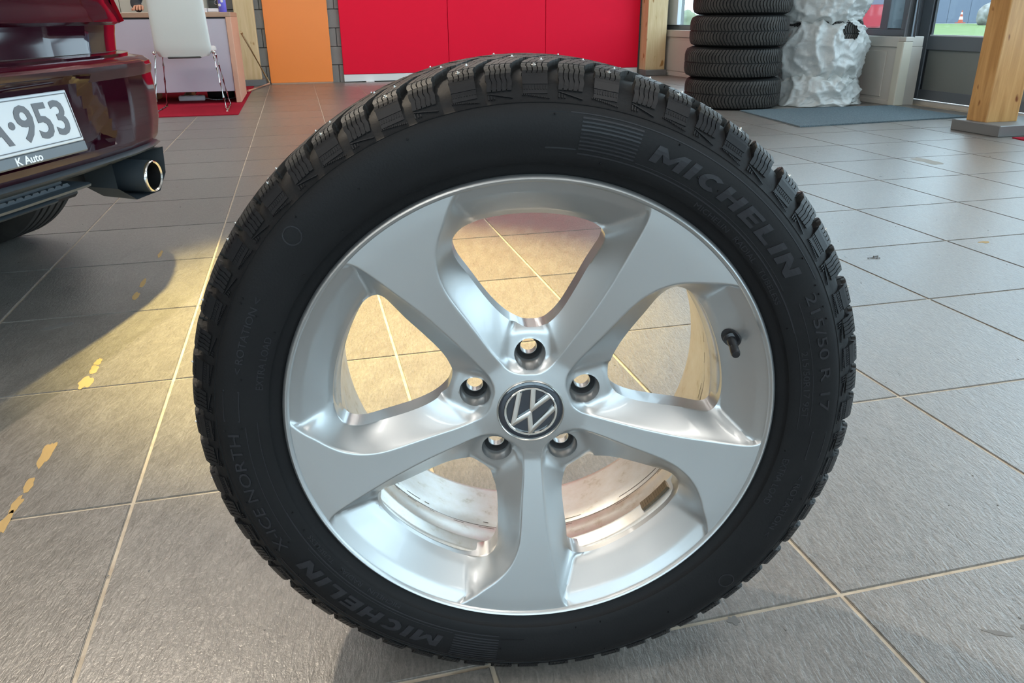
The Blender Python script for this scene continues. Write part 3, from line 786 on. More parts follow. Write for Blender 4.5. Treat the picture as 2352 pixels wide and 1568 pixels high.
# sidewall writing: text wrapped on the sidewall surface
def wall_pt(r, th, h): a = math.radians(th); return V((r*mm*math.cos(a), r*mm*math.sin(a), (side_z(r)+h)*mm))
def sidetext(name, s, th, r_mid, hgt, width_deg, raise_mm=.5, offset=0, m='rubber_letter', shear=0, bold=False):
    b = bold_word(s) if bold else text_mesh(s, 1, .02, offset, shear)
    xs = [v.co.x for v in b.verts]; ys = [v.co.y for v in b.verts]; x0, x1, y0, y1 = min(xs), max(xs), min(ys), max(ys)
    bmesh.ops.triangulate(b, faces=b.faces)
    for k in range(1, 4): bmesh.ops.bisect_plane(b, geom=b.verts[:]+b.edges[:]+b.faces[:], plane_co=(0, y0+(y1-y0)*k/4, 0), plane_no=(0, 1, 0))
    nx = int((x1-x0)/.25)
    for k in range(1, nx): bmesh.ops.bisect_plane(b, geom=b.verts[:]+b.edges[:]+b.faces[:], plane_co=(x0+(x1-x0)*k/nx, 0, 0), plane_no=(1, 0, 0))
    zs = [v.co.z for v in b.verts]; zt = max(zs)
    for v in b.verts:
        fx = (v.co.x-(x0+x1)/2)/(x1-x0); fy = (v.co.y-(y0+y1)/2)/(y1-y0)
        v.co = wall_pt(r_mid+fy*hgt, th-fx*width_deg, raise_mm if v.co.z > zt*.5 else -.3)
    return obj(name, b, M[m], tyre, None)
def bold_word(word):       # heavy letters as prisms, for the large moulded name
    T = .27; G = {
        'M': (1.15, [[(0, 0), (T, 0), (T, 1), (0, 1)], [(.88, 0), (1.15, 0), (1.15, 1), (.88, 1)], [(T, 1), (T, .60), (.47, .18), (.575, .18), (.575, .48)], [(.88, 1), (.575, .48), (.575, .18), (.68, .18), (.88, .60)]]),
        'I': (T, [[(0, 0), (T, 0), (T, 1), (0, 1)]]),
        'H': (.84, [[(0, 0), (T, 0), (T, 1), (0, 1)], [(.57, 0), (.84, 0), (.84, 1), (.57, 1)], [(T, .39), (.57, .39), (.57, .61), (T, .61)]]),
        'E': (.72, [[(0, 0), (T, 0), (T, 1), (0, 1)], [(T, 0), (.72, 0), (.72, .22), (T, .22)], [(T, .39), (.66, .39), (.66, .61), (T, .61)], [(T, .78), (.72, .78), (.72, 1), (T, 1)]]),
        'L': (.68, [[(0, 0), (T, 0), (T, 1), (0, 1)], [(T, 0), (.68, 0), (.68, .22), (T, .22)]]),
        'N': (.90, [[(0, 0), (T, 0), (T, 1), (0, 1)], [(.63, 0), (.90, 0), (.90, 1), (.63, 1)], [(T, 1), (T, .55), (.63, 0), (.63, .45)]]),
        'C': (.80, [])}
    bm = bmesh.new(); x = 0
    for ch in word:
        w_, polys = G[ch]
        if ch == 'C':
            polys = []
            for k in range(12):
                a0, a1 = math.radians(48+k*22), math.radians(48+(k+1)*22)
                polys.append([(.45+.45*math.cos(a0), .5+.5*math.sin(a0)), (.45+.45*math.cos(a1), .5+.5*math.sin(a1)), (.45+.19*math.cos(a1), .5+.26*math.sin(a1)), (.45+.19*math.cos(a0), .5+.26*math.sin(a0))])
        for p in polys:
            prism(bm, [(x+a+b*.16, b) for a, b in p], -.01, .01)
        x += w_+.17
    bmesh.ops.recalc_face_normals(bm, faces=bm.faces)
    return bm
def arc_ridge(bm, r0, r1, t0, t1, h=.35, slant=0, n=None):
    n = n or max(2, int(abs(t1-t0)/1.5))
    rows = []
    for k in range(n+1):
        t = k/n; th = t0+(t1-t0)*t; d = slant*t
        rows.append([bm.verts.new(wall_pt(r, th, hh)) for r, hh in ((r0+d, -.3), (r0+d, h), (r1+d, h), (r1+d, -.3))])
    for a, b in zip(rows, rows[1:]):
        for q in range(4): bm.faces.new((a[q], a[(q+1) % 4], b[(q+1) % 4], b[q]))
    bm.faces.new(rows[0]); bm.faces.new(rows[-1][::-1])
for turn in (0, 180):
    sidetext('raised_letters', 'MICHELIN', 50.3+turn, 270, 14.5, 37.5, 1.25, bold=True)
    for k in range(9):
        bm = bmesh.new(); arc_ridge(bm, 257.5+k*3.1, 258.9+k*3.1, 82+turn, 71.5+turn, .5); 
        if k == 0: bars = bm
        else:
            me = bpy.data.meshes.new('t'); bm.to_mesh(me); bm.free(); bars.from_mesh(me); bpy.data.meshes.remove(me)
    obj('raised_bars', bars, M['rubber_letter'], tyre)
    bm = bmesh.new(); arc_ridge(bm, 256.5, 286, 88+turn, 82.4+turn, .25, n=8); obj('smooth_field', bm, M['rubber_ridge'], tyre)
    bm = bmesh.new(); arc_ridge(bm, 253.4, 254.6, 82+turn, 20+turn, .4); arc_ridge(bm, 256.6, 257.2, 71+turn, 30+turn, .35)
    arc_ridge(bm, 285.8, 286.6, 84+turn, 29+turn, .35); arc_ridge(bm, 264.5, 265.1, 26+turn, -2+turn, .3); obj('moulded_line', bm, M['rubber_letter'], tyre)
    sidetext('raised_letters', 'MICHELIN', 52+turn, 248.6, 4.6, 9, .4)
    sidetext('raised_letters', 'RADIAL', 42+turn, 248.6, 4.6, 7, .4)
    sidetext('raised_letters', 'TUBELESS', 32+turn, 248.6, 4.6, 9, .4)
    if turn == 0:
        sidetext('raised_letters', '215/50 R 17', 14.2, 276.2, 9.6, 25.5, .8)
        sidetext('raised_letters', '215/50R17 95T', 7.6, 259, 5.6, 15.5, .45)
    sidetext('raised_letters', 'EXTRA LOAD', 343.5+turn, 252.3, 6, 12, .45)
    sidetext('raised_letters', '< ROTATION <', 338.5+turn, 272, 6.5, 16, .45)
    if turn == 0: sidetext('raised_letters', 'X-ICE NORTH', 193.5, 276.3, 10.5, 28, .8)
    bm = bmesh.new()
    for a0, a1, r0, r1 in ((176.5, 170.5, 269, 269.7), (176.5, 170.5, 283, 283.7), (176.8, 176.5, 269, 283.7), (170.5, 170.2, 269, 283.7)): arc_ridge(bm, r0, r1, a0+turn, a1+turn, .35, n=4)
    arc_ridge(bm, 254, 254.6, 206+turn, 177+turn, .35); obj('moulded_line', bm, M['rubber_letter'], tyre)
    for tc in (317, ):
        bm = bmesh.new()
        for k in range(24):
            a0, a1 = 2*PI*k/24, 2*PI*(k+1)/24
            P = [(7.4, a0), (8.4, a0), (8.4, a1), (7.4, a1)]
            q = []
            for rr_, a in P: q.append((276+rr_*math.sin(a), tc+turn+math.degrees(rr_*math.cos(a)/276)))
            b0_ = [bm.verts.new(wall_pt(r, t, -.2)) for r, t in q]; b1_ = [bm.verts.new(wall_pt(r, t, .4)) for r, t in q]
            bm.faces.new(b1_)
            for i in range(4): bm.faces.new((b0_[i], b0_[(i+1) % 4], b1_[(i+1) % 4], b1_[i]))
        obj('moulded_ring', bm, M['rubber_letter'], tyre)
bm = bmesh.new()   # small moulding nibs
for k in range(46):
    th = random.uniform(0, 360); r = random.choice((249, 268, 284)); p = wall_pt(r, th, 0)
    n0 = len(bm.verts); lathe(bm, [(0, .002), (.0006, .0018), (.0009, -.0003)], 6); bm.verts.ensure_lookup_table()
    for v in bm.verts[n0:]: v.co = v.co+p
obj('moulding_nib_field', bm, M['rubber'], tyre, kind='stuff')
# ------------------------------------------------------------------ desk, chair, person, things on the desk
def pbox(name, d, m, par, bev=.003, segs=1, label=None):
    o = box(name, d, m, par, bev, segs=segs)
    if label: o['label'] = label
    return o
t = empty('desk', (-1.7, 7.8, 0)); tag(t, 'wide desk with lilac grey front and brown wooden edges behind white chair', 'desk')
pbox('desktop', (-1.15, 1.2, -.42, .42, .685, .722), M['desk_wood'], t)
pbox('front_panel', (-1.10, 1.158, -.405, -.385, .10, .672), M['desk_front'], t)
pbox('shadow_gap', (-1.10, 1.158, -.402, -.39, .672, .685), M['carblack'], t, 0)
pbox('side_panel', (1.158, 1.2, -.42, .42, .007, .685), M['desk_side'], t)
pbox('side_panel', (-1.15, -1.108, -.42, .42, .007, .685), M['desk_side'], t)
pbox('back_leg_panel', (-1.10, 1.158, .36, .38, .35, .672), M['desk_front'], t)

t = empty('visitor_chair', (-.83, 6.98, .007)); tag(t, 'white leather chair with thin chrome legs in front of desk', 'chair')
bm = bmesh.new()
prof = []
W2 = .205
rows = []
for k in range(13):       # padded back, slightly tapering and leaning
    s = k/12; z = .405+s*.52; y = -.20-.07*s-.012*math.sin(s*PI); hw = W2*(1-.06*s)
    c = .05 if 0 < k < 12 else .02
    if k == 0: hw -= .025; 
    if k == 12: hw -= .02
    th = .034 if 0 < k < 12 else .018
    ring = []
    for a in range(20):
        an = 2*PI*a/20; ca, sa = math.cos(an), math.sin(an)
        ring.append(bm.verts.new(V((hw*math.copysign(abs(ca)**.35, ca), y+th*math.copysign(abs(sa)**.6, sa), z+.012*(1-abs(ca))*(-1 if k == 0 else 0)))))
    rows.append(ring)
for a, b in zip(rows, rows[1:]):
    for q in range(20): bm.faces.new((a[q], a[(q+1) % 20], b[(q+1) % 20], b[q]))
bm.faces.new(rows[0]); bm.faces.new(rows[-1])
obj('backrest', bm, M['leather'], t, 60)
bm = bmesh.new(); bx(bm, -.20, .20, -.19, .24, .415, .465, bev=.02, segs=3); obj('seat', bm, M['leather'], t, 60)
bm = bmesh.new(); bx(bm, -.12, .12, -.225, -.17, .388, .402, bev=.005); obj('seat_shell', bm, M['leather_seam'], t)
for s in (-1, 1):
    bm = bmesh.new()
    tube(bm, catmull([(s*.195, -.19, .43), (s*.21, -.20, .40), (s*.255, -.265, .02), (s*.262, -.255, .006), (s*.250, .22, .006), (s*.245, .225, .02), (s*.20, .10, .40), (s*.19, .09, .42)], False, 4), .0075, 8)
    obj('leg', bm, M['chrome'], t, 60)
    bm = bmesh.new(); bmesh.ops.create_uvsphere(bm, u_segments=10, v_segments=6, radius=.013)
    for v in bm.verts: v.co += V((s*.215, -.195, .43))
    obj('leg_bracket', bm, M['chrome'], t, 60)

# person at the desk: one continuous skinned body; hand rests on the desktop
def skin(name, verts, edges, rad, m, parent=None, root=0, sub=2, loc=None):
    me = bpy.data.meshes.new(name); me.from_pydata(verts, edges, []); me.materials.append(m)
    o = bpy.data.objects.new(name, me); COL.objects.link(o)
    md = o.modifiers.new('s', 'SKIN'); md.use_smooth_shade = True
    for i, r in enumerate(rad):
        sv = me.skin_vertices[0].data[i]; sv.radius = (r, r) if not isinstance(r, tuple) else r; sv.use_root = (i == root)
    o.modifiers.new('d', 'SUBSURF').levels = sub; o.modifiers['d'].render_levels = sub
    dg = bpy.context.evaluated_depsgraph_get(); dg.update()
    nm = bpy.data.meshes.new_from_object(o.evaluated_get(dg)); bpy.data.objects.remove(o)
    nm.polygons.foreach_set('use_smooth', [True]*len(nm.polygons))
    if not nm.materials: nm.materials.append(m)
    o = bpy.data.objects.new(name, nm); COL.objects.link(o)
    if parent: o.parent = parent
    if loc: o.location = loc
    return o
pp = empty('person', (-1.15, 8.62, .007)); tag(pp, 'person in dark clothes seated behind the desk with one hand on its top', 'person')
BV = [(0, 0, .50), (0, .01, .66), (0, .02, .84), (0, .01, 1.00), (0, 0, 1.06), (0, -.01, 1.12), (0, -.02, 1.20), (0, -.03, 1.29),   # 0-7 pelvis..head top
      (-.17, 0, .99), (-.25, -.10, .80), (-.18, -.40, .76), (-.115, -.76, .755), (-.10, -.83, .752),                                       # 8-12 his right arm (image left)
      (.17, 0, .99), (.25, -.10, .80), (.22, -.38, .76), (.20, -.50, .752),                                                                # 13-16
      (-.10, -.02, .49), (-.13, -.40, .50), (-.13, -.46, .10), (-.13, -.60, .05),                                                            # 17-20
      (.10, -.02, .49), (.13, -.40, .50), (.16, -.52, .10), (.17, -.68, .05)]
BE = [(0, 1), (1, 2), (2, 3), (3, 4), (4, 5), (5, 6), (6, 7), (3, 8), (8, 9), (9, 10), (10, 11), (11, 12), (3, 13), (13, 14), (14, 15), (15, 16), (0, 17), (17, 18), (18, 19), (19, 20), (0, 21), (21, 22), (22, 23), (23, 24)]
BR = [.14, (.145, .11), (.16, .11), (.12, .09), .055, .06, .088, .07, .065, .05, .042, .03, .03, .065, .05, .042, .035, .085, .062, .042, .038, .085, .062, .042, .038]
body = skin('body', BV, BE, BR, M['cloth'], pp)
bm = bmesh.new(); bmesh.ops.create_uvsphere(bm, u_segments=24, v_segments=16, radius=1)
for v in bm.verts: v.co = V((v.co.x*.078, v.co.y*.098, v.co.z*.118))+V((0, -.035, 1.225))
obj('head', bm, M['skin'], pp, 180)
bm = bmesh.new(); tube(bm, [(0, -.135, 1.24), (0, -.152, 1.205), (0, -.13, 1.2)], [.008, .013, .008], 8); obj('nose', bm, M['skin'], pp, 180)
for s in (-1, 1):
    bm = bmesh.new(); bmesh.ops.create_uvsphere(bm, u_segments=10, v_segments=8, radius=.011)
    for v in bm.verts: v.co += V((s*.03, -.125, 1.238))
    obj('eye', bm, M['white'], pp, 180)
    bm = bmesh.new(); bmesh.ops.create_uvsphere(bm, u_segments=10, v_segments=8, radius=1)
    for v in bm.verts: v.co = V((v.co.x*.012, v.co.y*.02, v.co.z*.032))+V((s*.08, -.03, 1.225))
    obj('ear', bm, M['skin'], pp, 180)
bm = bmesh.new(); tube(bm, [(-.025, -.126, 1.175), (0, -.134, 1.172), (.025, -.126, 1.175)], .006, 6); obj('mouth', bm, M['carlamp'], pp, 180)
bm = bmesh.new(); bmesh.ops.create_uvsphere(bm, u_segments=20, v_segments=14, radius=1)
bmesh.ops.delete(bm, geom=[v for v in bm.verts if v.co.z < -.15 or (v.co.y < -.35 and v.co.z < .55)], context='VERTS')
for v in bm.verts: v.co = V((v.co.x*.086, v.co.y*.107, v.co.z*.125))+V((0, -.03, 1.235))
obj('hair', bm, M['carblack'], pp, 180)
def hand(parent, o, s):   # palm, four fingers and a thumb, resting with finger tips on the desktop
    o = V(o)
    pts = [(0, .05, .012), (0, 0, .016), (s*.0, -.035, .018)]; ed = [(0, 1), (1, 2)]; rd = [.024, (.036, .018), (.034, .016)]
    P = [o+V(p) for p in pts]
    for k, (x, L) in enumerate(((-.030, .058), (-.010, .068), (.010, .064), (.029, .050))):
        b = len(P); P += [o+V((x*.8, -.045, .016)), o+V((x, -.045-L*.42, .020)), o+V((x*1.08, -.045-L*.78, .006)), o+V((x*1.1, -.045-L*.98, -.012))]
        ed += [(2, b), (b, b+1), (b+1, b+2), (b+2, b+3)]; rd += [.011, .0095, .0088, .0075]
    b = len(P); P += [o+V((-s*.034, -.005, .008)), o+V((-s*.052, -.035, .0)), o+V((-s*.055, -.060, -.008))]
    ed += [(1, b), (b, b+1), (b+1, b+2)]; rd += [.013, .0105, .009]
    return skin('hand', [tuple(p) for p in P], ed, rd, M['skin'], parent, 1, 2)
hand(pp, (-.085, -.90, .745), 1); hand(pp, (.19, -.56, .735), -1)
for x, y in ((-.13, -.56), (.17, -.64)):
    bm = bmesh.new(); rows = []
    for k in range(8):
        s = k/7; yy = y+.10-.27*s; hw = .036+.012*math.sin(s*PI); h = .085-.045*s if s < .98 else .03
        if s == 1: hw = .02
        rows.append([bm.verts.new(V((x+hw*a, yy, .001+h*b))) for a, b in ((-1, 0), (-1, .5), (-.55, 1), (.55, 1), (1, .5), (1, 0))])
    for a, b in zip(rows, rows[1:]):
        for q in range(6): bm.faces.new((a[q], a[(q+1) % 6], b[(q+1) % 6], b[q]))
    bm.faces.new(rows[0]); bm.faces.new(rows[-1]); obj('shoe', bm, M['shoe'], pp, 50)
# swivel chair the person sits on
t = empty('office_chair', (-1.15, 8.66, .007)); tag(t, 'black swivel chair under the seated person', 'chair')
bm = bmesh.new(); bx(bm, -.24, .24, -.24, .24, .36, .41, bev=.02, segs=2); obj('seat', bm, M['cloth'], t, 60)
bm = bmesh.new(); tube(bm, [(0, 0, .08), (0, 0, .36)], .025, 12); obj('gas_stem', bm, M['blackplastic'], t, 60)
for k in range(5):
    a = 2*PI*k/5+.3; bm = bmesh.new(); tube(bm, [(0, 0, .09), (.28*math.cos(a), .28*math.sin(a), .07)], [.022, .014], 8); o = obj('base_arm', bm, M['blackplastic'], t, 60)
    bm = bmesh.new(); lathe(bm, [(0, -.012), (.026, -.012), (.03, 0), (.026, .012), (0, .012)], 14, 'x', c=(.28*math.cos(a), .28*math.sin(a), .03)); obj('castor', bm, M['blackplastic'], o, 60)
# under and on the desk
t = empty('power_strip', (-.93, 7.66, .007)); tag(t, 'white power strip lying on red carpet under the desk', 'power strip')
bm = bmesh.new(); bx(bm, -.11, .11, -.025, .025, 0, .045, bev=.012, segs=2); obj('housing', bm, M['white'], t, 50)
for k in range(3):
    bm = bmesh.new(); lathe(bm, [(0, .0452), (.016, .0452), (.017, .047), (.02, .047), (.021, .044)], 16, c=(-.07+k*.07, 0, 0)); obj('socket', bm, M['frame_grey'], t, 50)
bm = bmesh.new(); tube(bm, catmull([(.11, 0, .02), (.2, -.03, .006), (.32, .06, .006), (.38, .2, .006)], False, 5), .004, 6); obj('cord', bm, M['white'], t, 60)
t = empty('bag', (-.68, 7.80, .007)); tag(t, 'black bag standing on carpet under right end of desk', 'bag')
bm = bmesh.new(); bx(bm, -.13, .10, -.05, .06, 0, .16, bev=.025, segs=2); obj('bag_body', bm, M['carblack'], t, 60)
bm = bmesh.new(); tube(bm, catmull([(-.06, 0, .155), (-.05, 0, .21), (.03, 0, .21), (.04, 0, .155)], False, 5), .006, 6); obj('strap', bm, M['carblack'], t, 60)
t = empty('payment_terminal', (-.64, 7.58, .7225)); tag(t, 'dark grey handheld device standing on desk beside violet can', 'device')
bm = bmesh.new(); bx(bm, -.035, .035, -.02, .02, .030, .16, bev=.006, segs=2); obj('device_body', bm, M['darkobj'], t, 50)
bm = bmesh.new(); bx(bm, -.025, .03, -.0215, -.0195, .09, .15); obj('screen', bm, M['carblack'], t)
bm = bmesh.new(); bx(bm, -.048, .042, -.035, .03, 0, .030, bev=.006); obj('stand', bm, M['white'], t)
bm = bmesh.new(); lathe(bm, [(.018, -.002), (.021, 0), (.018, .002), (.0165, 0), (.018, -.002)], 24, 'y', c=(.035, -.025, .075)); obj('ring_handle', bm, M['chrome_soft'], t, 50)
t = empty('spray_can', (-.565, 7.56, .7225)); tag(t, 'violet blue can with white dots near right end of desk', 'can')
bm = bmesh.new(); lathe(bm, [(0, 0), (.029, 0), (.031, .004), (.031, .15), (.022, .165), (0, .166)], 28); obj('can_body', bm, M['blueviolet'], t, 50)
bm = bmesh.new(); lathe(bm, [(.02, .165), (.02, .19), (0, .192)], 20); obj('cap', bm, M['white'], t, 50)
for z, x in ((.085, .002), (.055, -.024)):
    bm = bmesh.new(); lathe(bm, [(0, -.0325), (.011, -.0318), (.011, -.025)], 16, 'y', c=(x*.8, 0, z)); obj('label_dot', bm, M['white'], t, 50)
tag(box('paper_stack', (-.735, -.69, 7.50, 7.60, .7225, .755), M['white'], bev=.001), 'small stack of pale paper at desk edge beside the chair back', 'paper')
t = empty('cabinet', (-2.2, 9.25, 0)); tag(t, 'cream cabinet against block wall behind the desk', 'cabinet')
pbox('cabinet_body', (-1.0, 1.35, -.2, .16, .007, 1.3), M['offwhite2'], t)
for a, b in ((-.995, -.21), (-.205, .57), (.575, 1.345)): pbox('door', (a, b, -.22, -.201, .03, 1.29), M['offwhite2'], t)

# ------------------------------------------------------------------ stacked worn tyres
def old_tyre(label, par_loc, R=.368, W=.2235, group=None):
    t = empty('tyre', par_loc); tag(t, label, 'tyre', group)
    bm = bmesh.new(); h = W/2
    pr = [(R*.60, -h*.72), (R*.63, -h*.86), (R*.74, -h*.995), (R*.86, -h*.998), (R*.94, -h*.88), (R*.976, -h*.74), (R*.982, -h*.4), (R*.984, 0)]
    pr = pr+[(r, -z) for r, z in pr[::-1][1:]]+[(R*.60, h*.5), (R*.60, -h*.5), (R*.60, -h*.72)]
    lathe(bm, [(r, z+h) for r, z in pr], 96); body = obj('carcass', bm, M['rubber_slot'], t, 35)
    bm = bmesh.new(); n = 88
    for k in range(n):
        for s in (-1, 1):
            a0 = 2*PI*k/n; P = []
            for q in range(5):
                zz = s*(.004+.092*q/4); rr_ = R*(1.0 if q < 3 else (.99 if q == 3 else .958)); aa = a0+s*0+(.035*abs(q-1.5))*1.0
                P.append((rr_, zz+h, aa))
            wd = 2*PI/n*.66
            A = [[bm.verts.new(V((r_*math.cos(a), r_*math.sin(a), z))) for r_, z, a in [(rr_-.010, zz, aa), (rr_, zz, aa), (rr_, zz, aa+wd), (rr_-.010, zz, aa+wd)]] for rr_, zz, aa in P]
            for u_, v_ in zip(A, A[1:]):
                for c in range(4): bm.faces.new((u_[c], u_[(c+1) % 4], v_[(c+1) % 4], v_[c]))
            bm.faces.new(A[0]); bm.faces.new(A[-1])
    obj('tread_rib_field', bm, M['rubber_old'], t, kind='stuff')
    return t
names = ['lowest worn tyre of the dark stack beside plastic bags', 'second worn tyre from the floor in the dark stack', 'third worn tyre from the floor in the dark stack', 'topmost visible worn tyre of the dark stack at picture top']
o0 = old_tyre(names[0], (3.305, 5.865, 0), group='worn tyres stacked by the window')
for k in range(1, 4):
    c = copy_tree(o0); c.location = (3.305+(-.012, .006, .02)[k-1], 5.865+(.01, -.008, .0)[k-1], .2235*k); c.rotation_euler = (0, 0, k*1.7); c['label'] = names[k]
# plastic-wrapped tyres
inner = old_tyre('dark tyre showing through tear in white plastic bag', (4.06, 5.93, .425), .33, .21, 'tyres inside plastic bags')
c = copy_tree(inner); c.location = (4.06, 5.93, .012); c['label'] = 'lowest tyre inside crumpled plastic near window wall'
c = copy_tree(inner); c.location = (4.06, 5.93, .218); c['label'] = 'tyre inside the torn plastic bag, below the one that shows'
c = copy_tree(inner); c.location = (4.06, 5.93, .655); c['label'] = 'upper tyre inside white plastic bag beside dark stack'
def bag(name, label, c, rx, rz, seed, hole=None, skirt=0, flat=.62):
    bm = bmesh.new(); NU, NV = 180, 90; c = V(c); rows = []
    for j in range(NV+1):
        ph = -PI/2+PI*j/NV; ring = []
        for i in range(NU):
            th = 2*PI*i/NU
            cp, sp = math.cos(ph), math.sin(ph)
            r = rx*abs(cp)**.32; z = rz*math.copysign(abs(sp)**.8, sp)
            p = V((r*math.cos(th), r*math.sin(th), z)); q = p*1.0+V((seed*3.1, seed*1.7, 0))
            n1 = noise.noise(q*5.5); n2 = noise.noise(q*11+V((3, 1, 4))); n3 = noise.noise(q*23)
            cr = (1-abs(n1))**5*.040+(1-abs(n2))**5*.020+(1-abs(n3))**4*.008+n1*.015-.022
            d = V((math.cos(th)*(.35+cp), math.sin(th)*(.35+cp), sp*.6)).normalized()
            p += d*(cr-.015)
            if skirt and sp < -.2:
                k = (-.2-sp)/.8; p.x += math.cos(th)*skirt*k**1.3*(1+.5*noise.noise(V((math.cos(th)*2.5, math.sin(th)*2.5, seed)))); p.y += math.sin(th)*skirt*.7*k**1.3
            p += c
            p.z = max(p.z, .004+.003*abs(n2)); p.x = min(p.x, 4.445+.006*n2)
            ring.append(bm.verts.new(p))
        rows.append(ring)
    for a, b in zip(rows, rows[1:]):
        for i in range(NU): bm.faces.new((a[i], a[(i+1) % NU], b[(i+1) % NU], b[i]))
    if hole:
        hp, hr = V(hole[0]), hole[1]
        dl = [f for f in bm.faces if ((f.calc_center_median()-hp).length+.03*noise.noise(f.calc_center_median()*14)) < hr]
        bmesh.ops.delete(bm, geom=dl, context='FACES')
    bmesh.ops.remove_doubles(bm, verts=bm.verts, dist=.0005)
    o = obj(name, bm, M['plastic'], None, 180); tag(o, label, 'plastic bag'); return o
bag('plastic_bag', 'crumpled white plastic bag spread on floor at bottom of the pile', (4.02, 5.87, .11), .365, .13, 1.0, None, .12)
bag('plastic_bag', 'big white plastic bag with tyre showing through a tear', (4.045, 5.91, .40), .385, .25, 2.0, ((4.10, 5.555, .555), .072))
bag('plastic_bag', 'uppermost white plastic bag above the torn one at picture top', (4.04, 5.92, .845), .375, .27, 3.4)

# ------------------------------------------------------------------ the burgundy car
car = empty('car', (-.6135, 1.9060, 0), math.radians(69)); tag(car, 'glossy dark burgundy hatchback seen from its rear right corner', 'car')
YC = [(.335, .03), (.345, -.012), (.37, -.030), (.42, -.040), (.54, -.042), (.563, -.060), (.574, -.064), (.583, -.050), (.588, -.005), (.594, -.005), (.598, .028), (.64, .036), (.664, .036), (.672, .018), (.682, .022), (.72, .042), (.85, .07), (.97, .10), (1.0, .13), (1.40, .52), (1.43, .62)]
HW = [(.20, .84), (.345, .875), (.50, .885), (.545, .872), (.575, .825), (.60, .828), (.65, .86), (.70, .875), (.90, .865), (1.0, .84), (1.40, .62), (1.43, .56)]
PL = [(0, 0), (.3, .004), (.5, .016), (.64, .036), (.76, .075), (.85, .125), (.92, .20), (.965, .31), (.99, .46), (1, .62)]
def rear_pt(l, z, out=0):
    w_ = interp(z, HW); q = min(1, abs(l)/w_); y = interp(z, YC)+interp(q, PL)
    hwz = interp(z, [(.40, .355), (.56, .25)])
    if .385 < z < .562:
        k = max(0, min(1, (hwz-abs(l))/.02)); k2 = max(0, min(1, (z-.385)/.012))*max(0, min(1, (.562-z)/.006)); y += .028*k*k2
    return V((l, y-out, z))
zl = sorted(set([z for z, _ in YC]+[.355, .385, .392, .40, .41, .45, .48, .51, .548, .556, .5585, .562, .5695, .61, .625, .655, .70, .76, .80, .90, .93, 1.06, 1.15, 1.25, 1.33]))
ls = sorted(set([k/60*s for k in range(0, 61) for s in (-1, 1)]))
bm = bmesh.new(); grid = []
for z in zl:
    w_ = interp(z, HW); row = []
    yr = interp(z, YC)
    loop = [rear_pt(l*w_, z) for l in ls]
    yend = 4.18-max(0, (z-.7))*2.2 if z < 1 else 3.5-(z-1)*3.2
    yend = max(yend, 2.0)
    Lw = interp(z, YC)+.62
    side = [V((w_, Lw+(yend-.7-Lw)*k/24, z)) for k in range(1, 25)]
    fr = [V((w_*q, yend-be*1.1, z)) for q, be in PL[::-1][1:]]
    row = loop+side+fr+[V((-p.x, p.y, p.z)) for p in (fr[:-1])[::-1]]+[V((-p.x, p.y, p.z)) for p in side[::-1]]
    grid.append([bm.verts.new(p) for p in row])
nrow = len(grid[0])
for j, (a, b) in enumerate(zip(grid, grid[1:])):
    for i in range(nrow):
        f = bm.faces.new((a[i], a[(i+1) % nrow], b[(i+1) % nrow], b[i]))
        c = f.calc_center_median(); w_ = interp(c.z, HW)
        isg = 1.01 < c.z < 1.38 and (abs(c.x) < w_*.9 or (c.y > .9 and abs((c.y % 1.0)-.5) < .42))
        f.material_index = 1 if isg else 0
bm.faces.new(grid[-1]).material_index = 0
dl = [f for f in bm.faces if any(math.hypot(f.calc_center_median().y-yw, f.calc_center_median().z-.315) < .37 and abs(f.calc_center_median().x) > .8 for yw in (.76, 3.42))]
bmesh.ops.delete(bm, geom=dl, context='FACES')
body = obj('body_shell', bm, [M['carpaint'], M['carglass']], car, 28)
def strip(name, l0, l1, prof, m, n=40, par=car, sm=50):     # prof: (z, out)
    bm = bmesh.new(); rows = []
    for k in range(n+1):
        l = l0+(l1-l0)*k/n; rows.append([bm.verts.new(rear_pt(l, z, o)) for z, o in prof])
    for a, b in zip(rows, rows[1:]):
        for q in range(len(prof)-1): bm.faces.new((a[q], a[q+1], b[q+1], b[q]))
    for r in (rows[0], rows[-1]):
        if len(prof) > 2: bm.faces.new(r)
    return obj(name, bm, m, par, sm)
strip('bumper_trim', -.63, .63, [(.358, -.02), (.357, .008), (.351, .024), (.342, .028), (.332, .022), (.324, .006), (.321, -.04)], M['cardark'])
strip('lower_lip', -.33, .29, [(.302, -.10), (.300, .0), (.296, .008), (.290, .006), (.286, -.01), (.286, -.10)], M['cardark'])
strip('lower_lip', -.33, .18, [(.283, -.10), (.281, -.02), (.276, -.012), (.270, -.02), (.268, -.10)], M['cardark'])
bm = bmesh.new(); bx(bm, -.62, .62, .11, .13, .275, .35); obj('bumper_cavity', bm, M['carblack'], car)
for s in (-1, 1):
    bm = bmesh.new(); bx(bm, s*.86-.02, s*.86+.02, 1.25, 3.05, .19, .36, bev=.01); obj('side_skirt', bm, M['cardark'], car)
bm = bmesh.new(); bx(bm, -.62, .62, .30, 3.9, .19, .26, bev=.01); obj('underbody', bm, M['carblack'], car)
bm = bmesh.new(); bx(bm, -.55, .55, .16, 1.3, .26, .36, bev=.01); obj('silencer_cover', bm, M['carblack'], car)
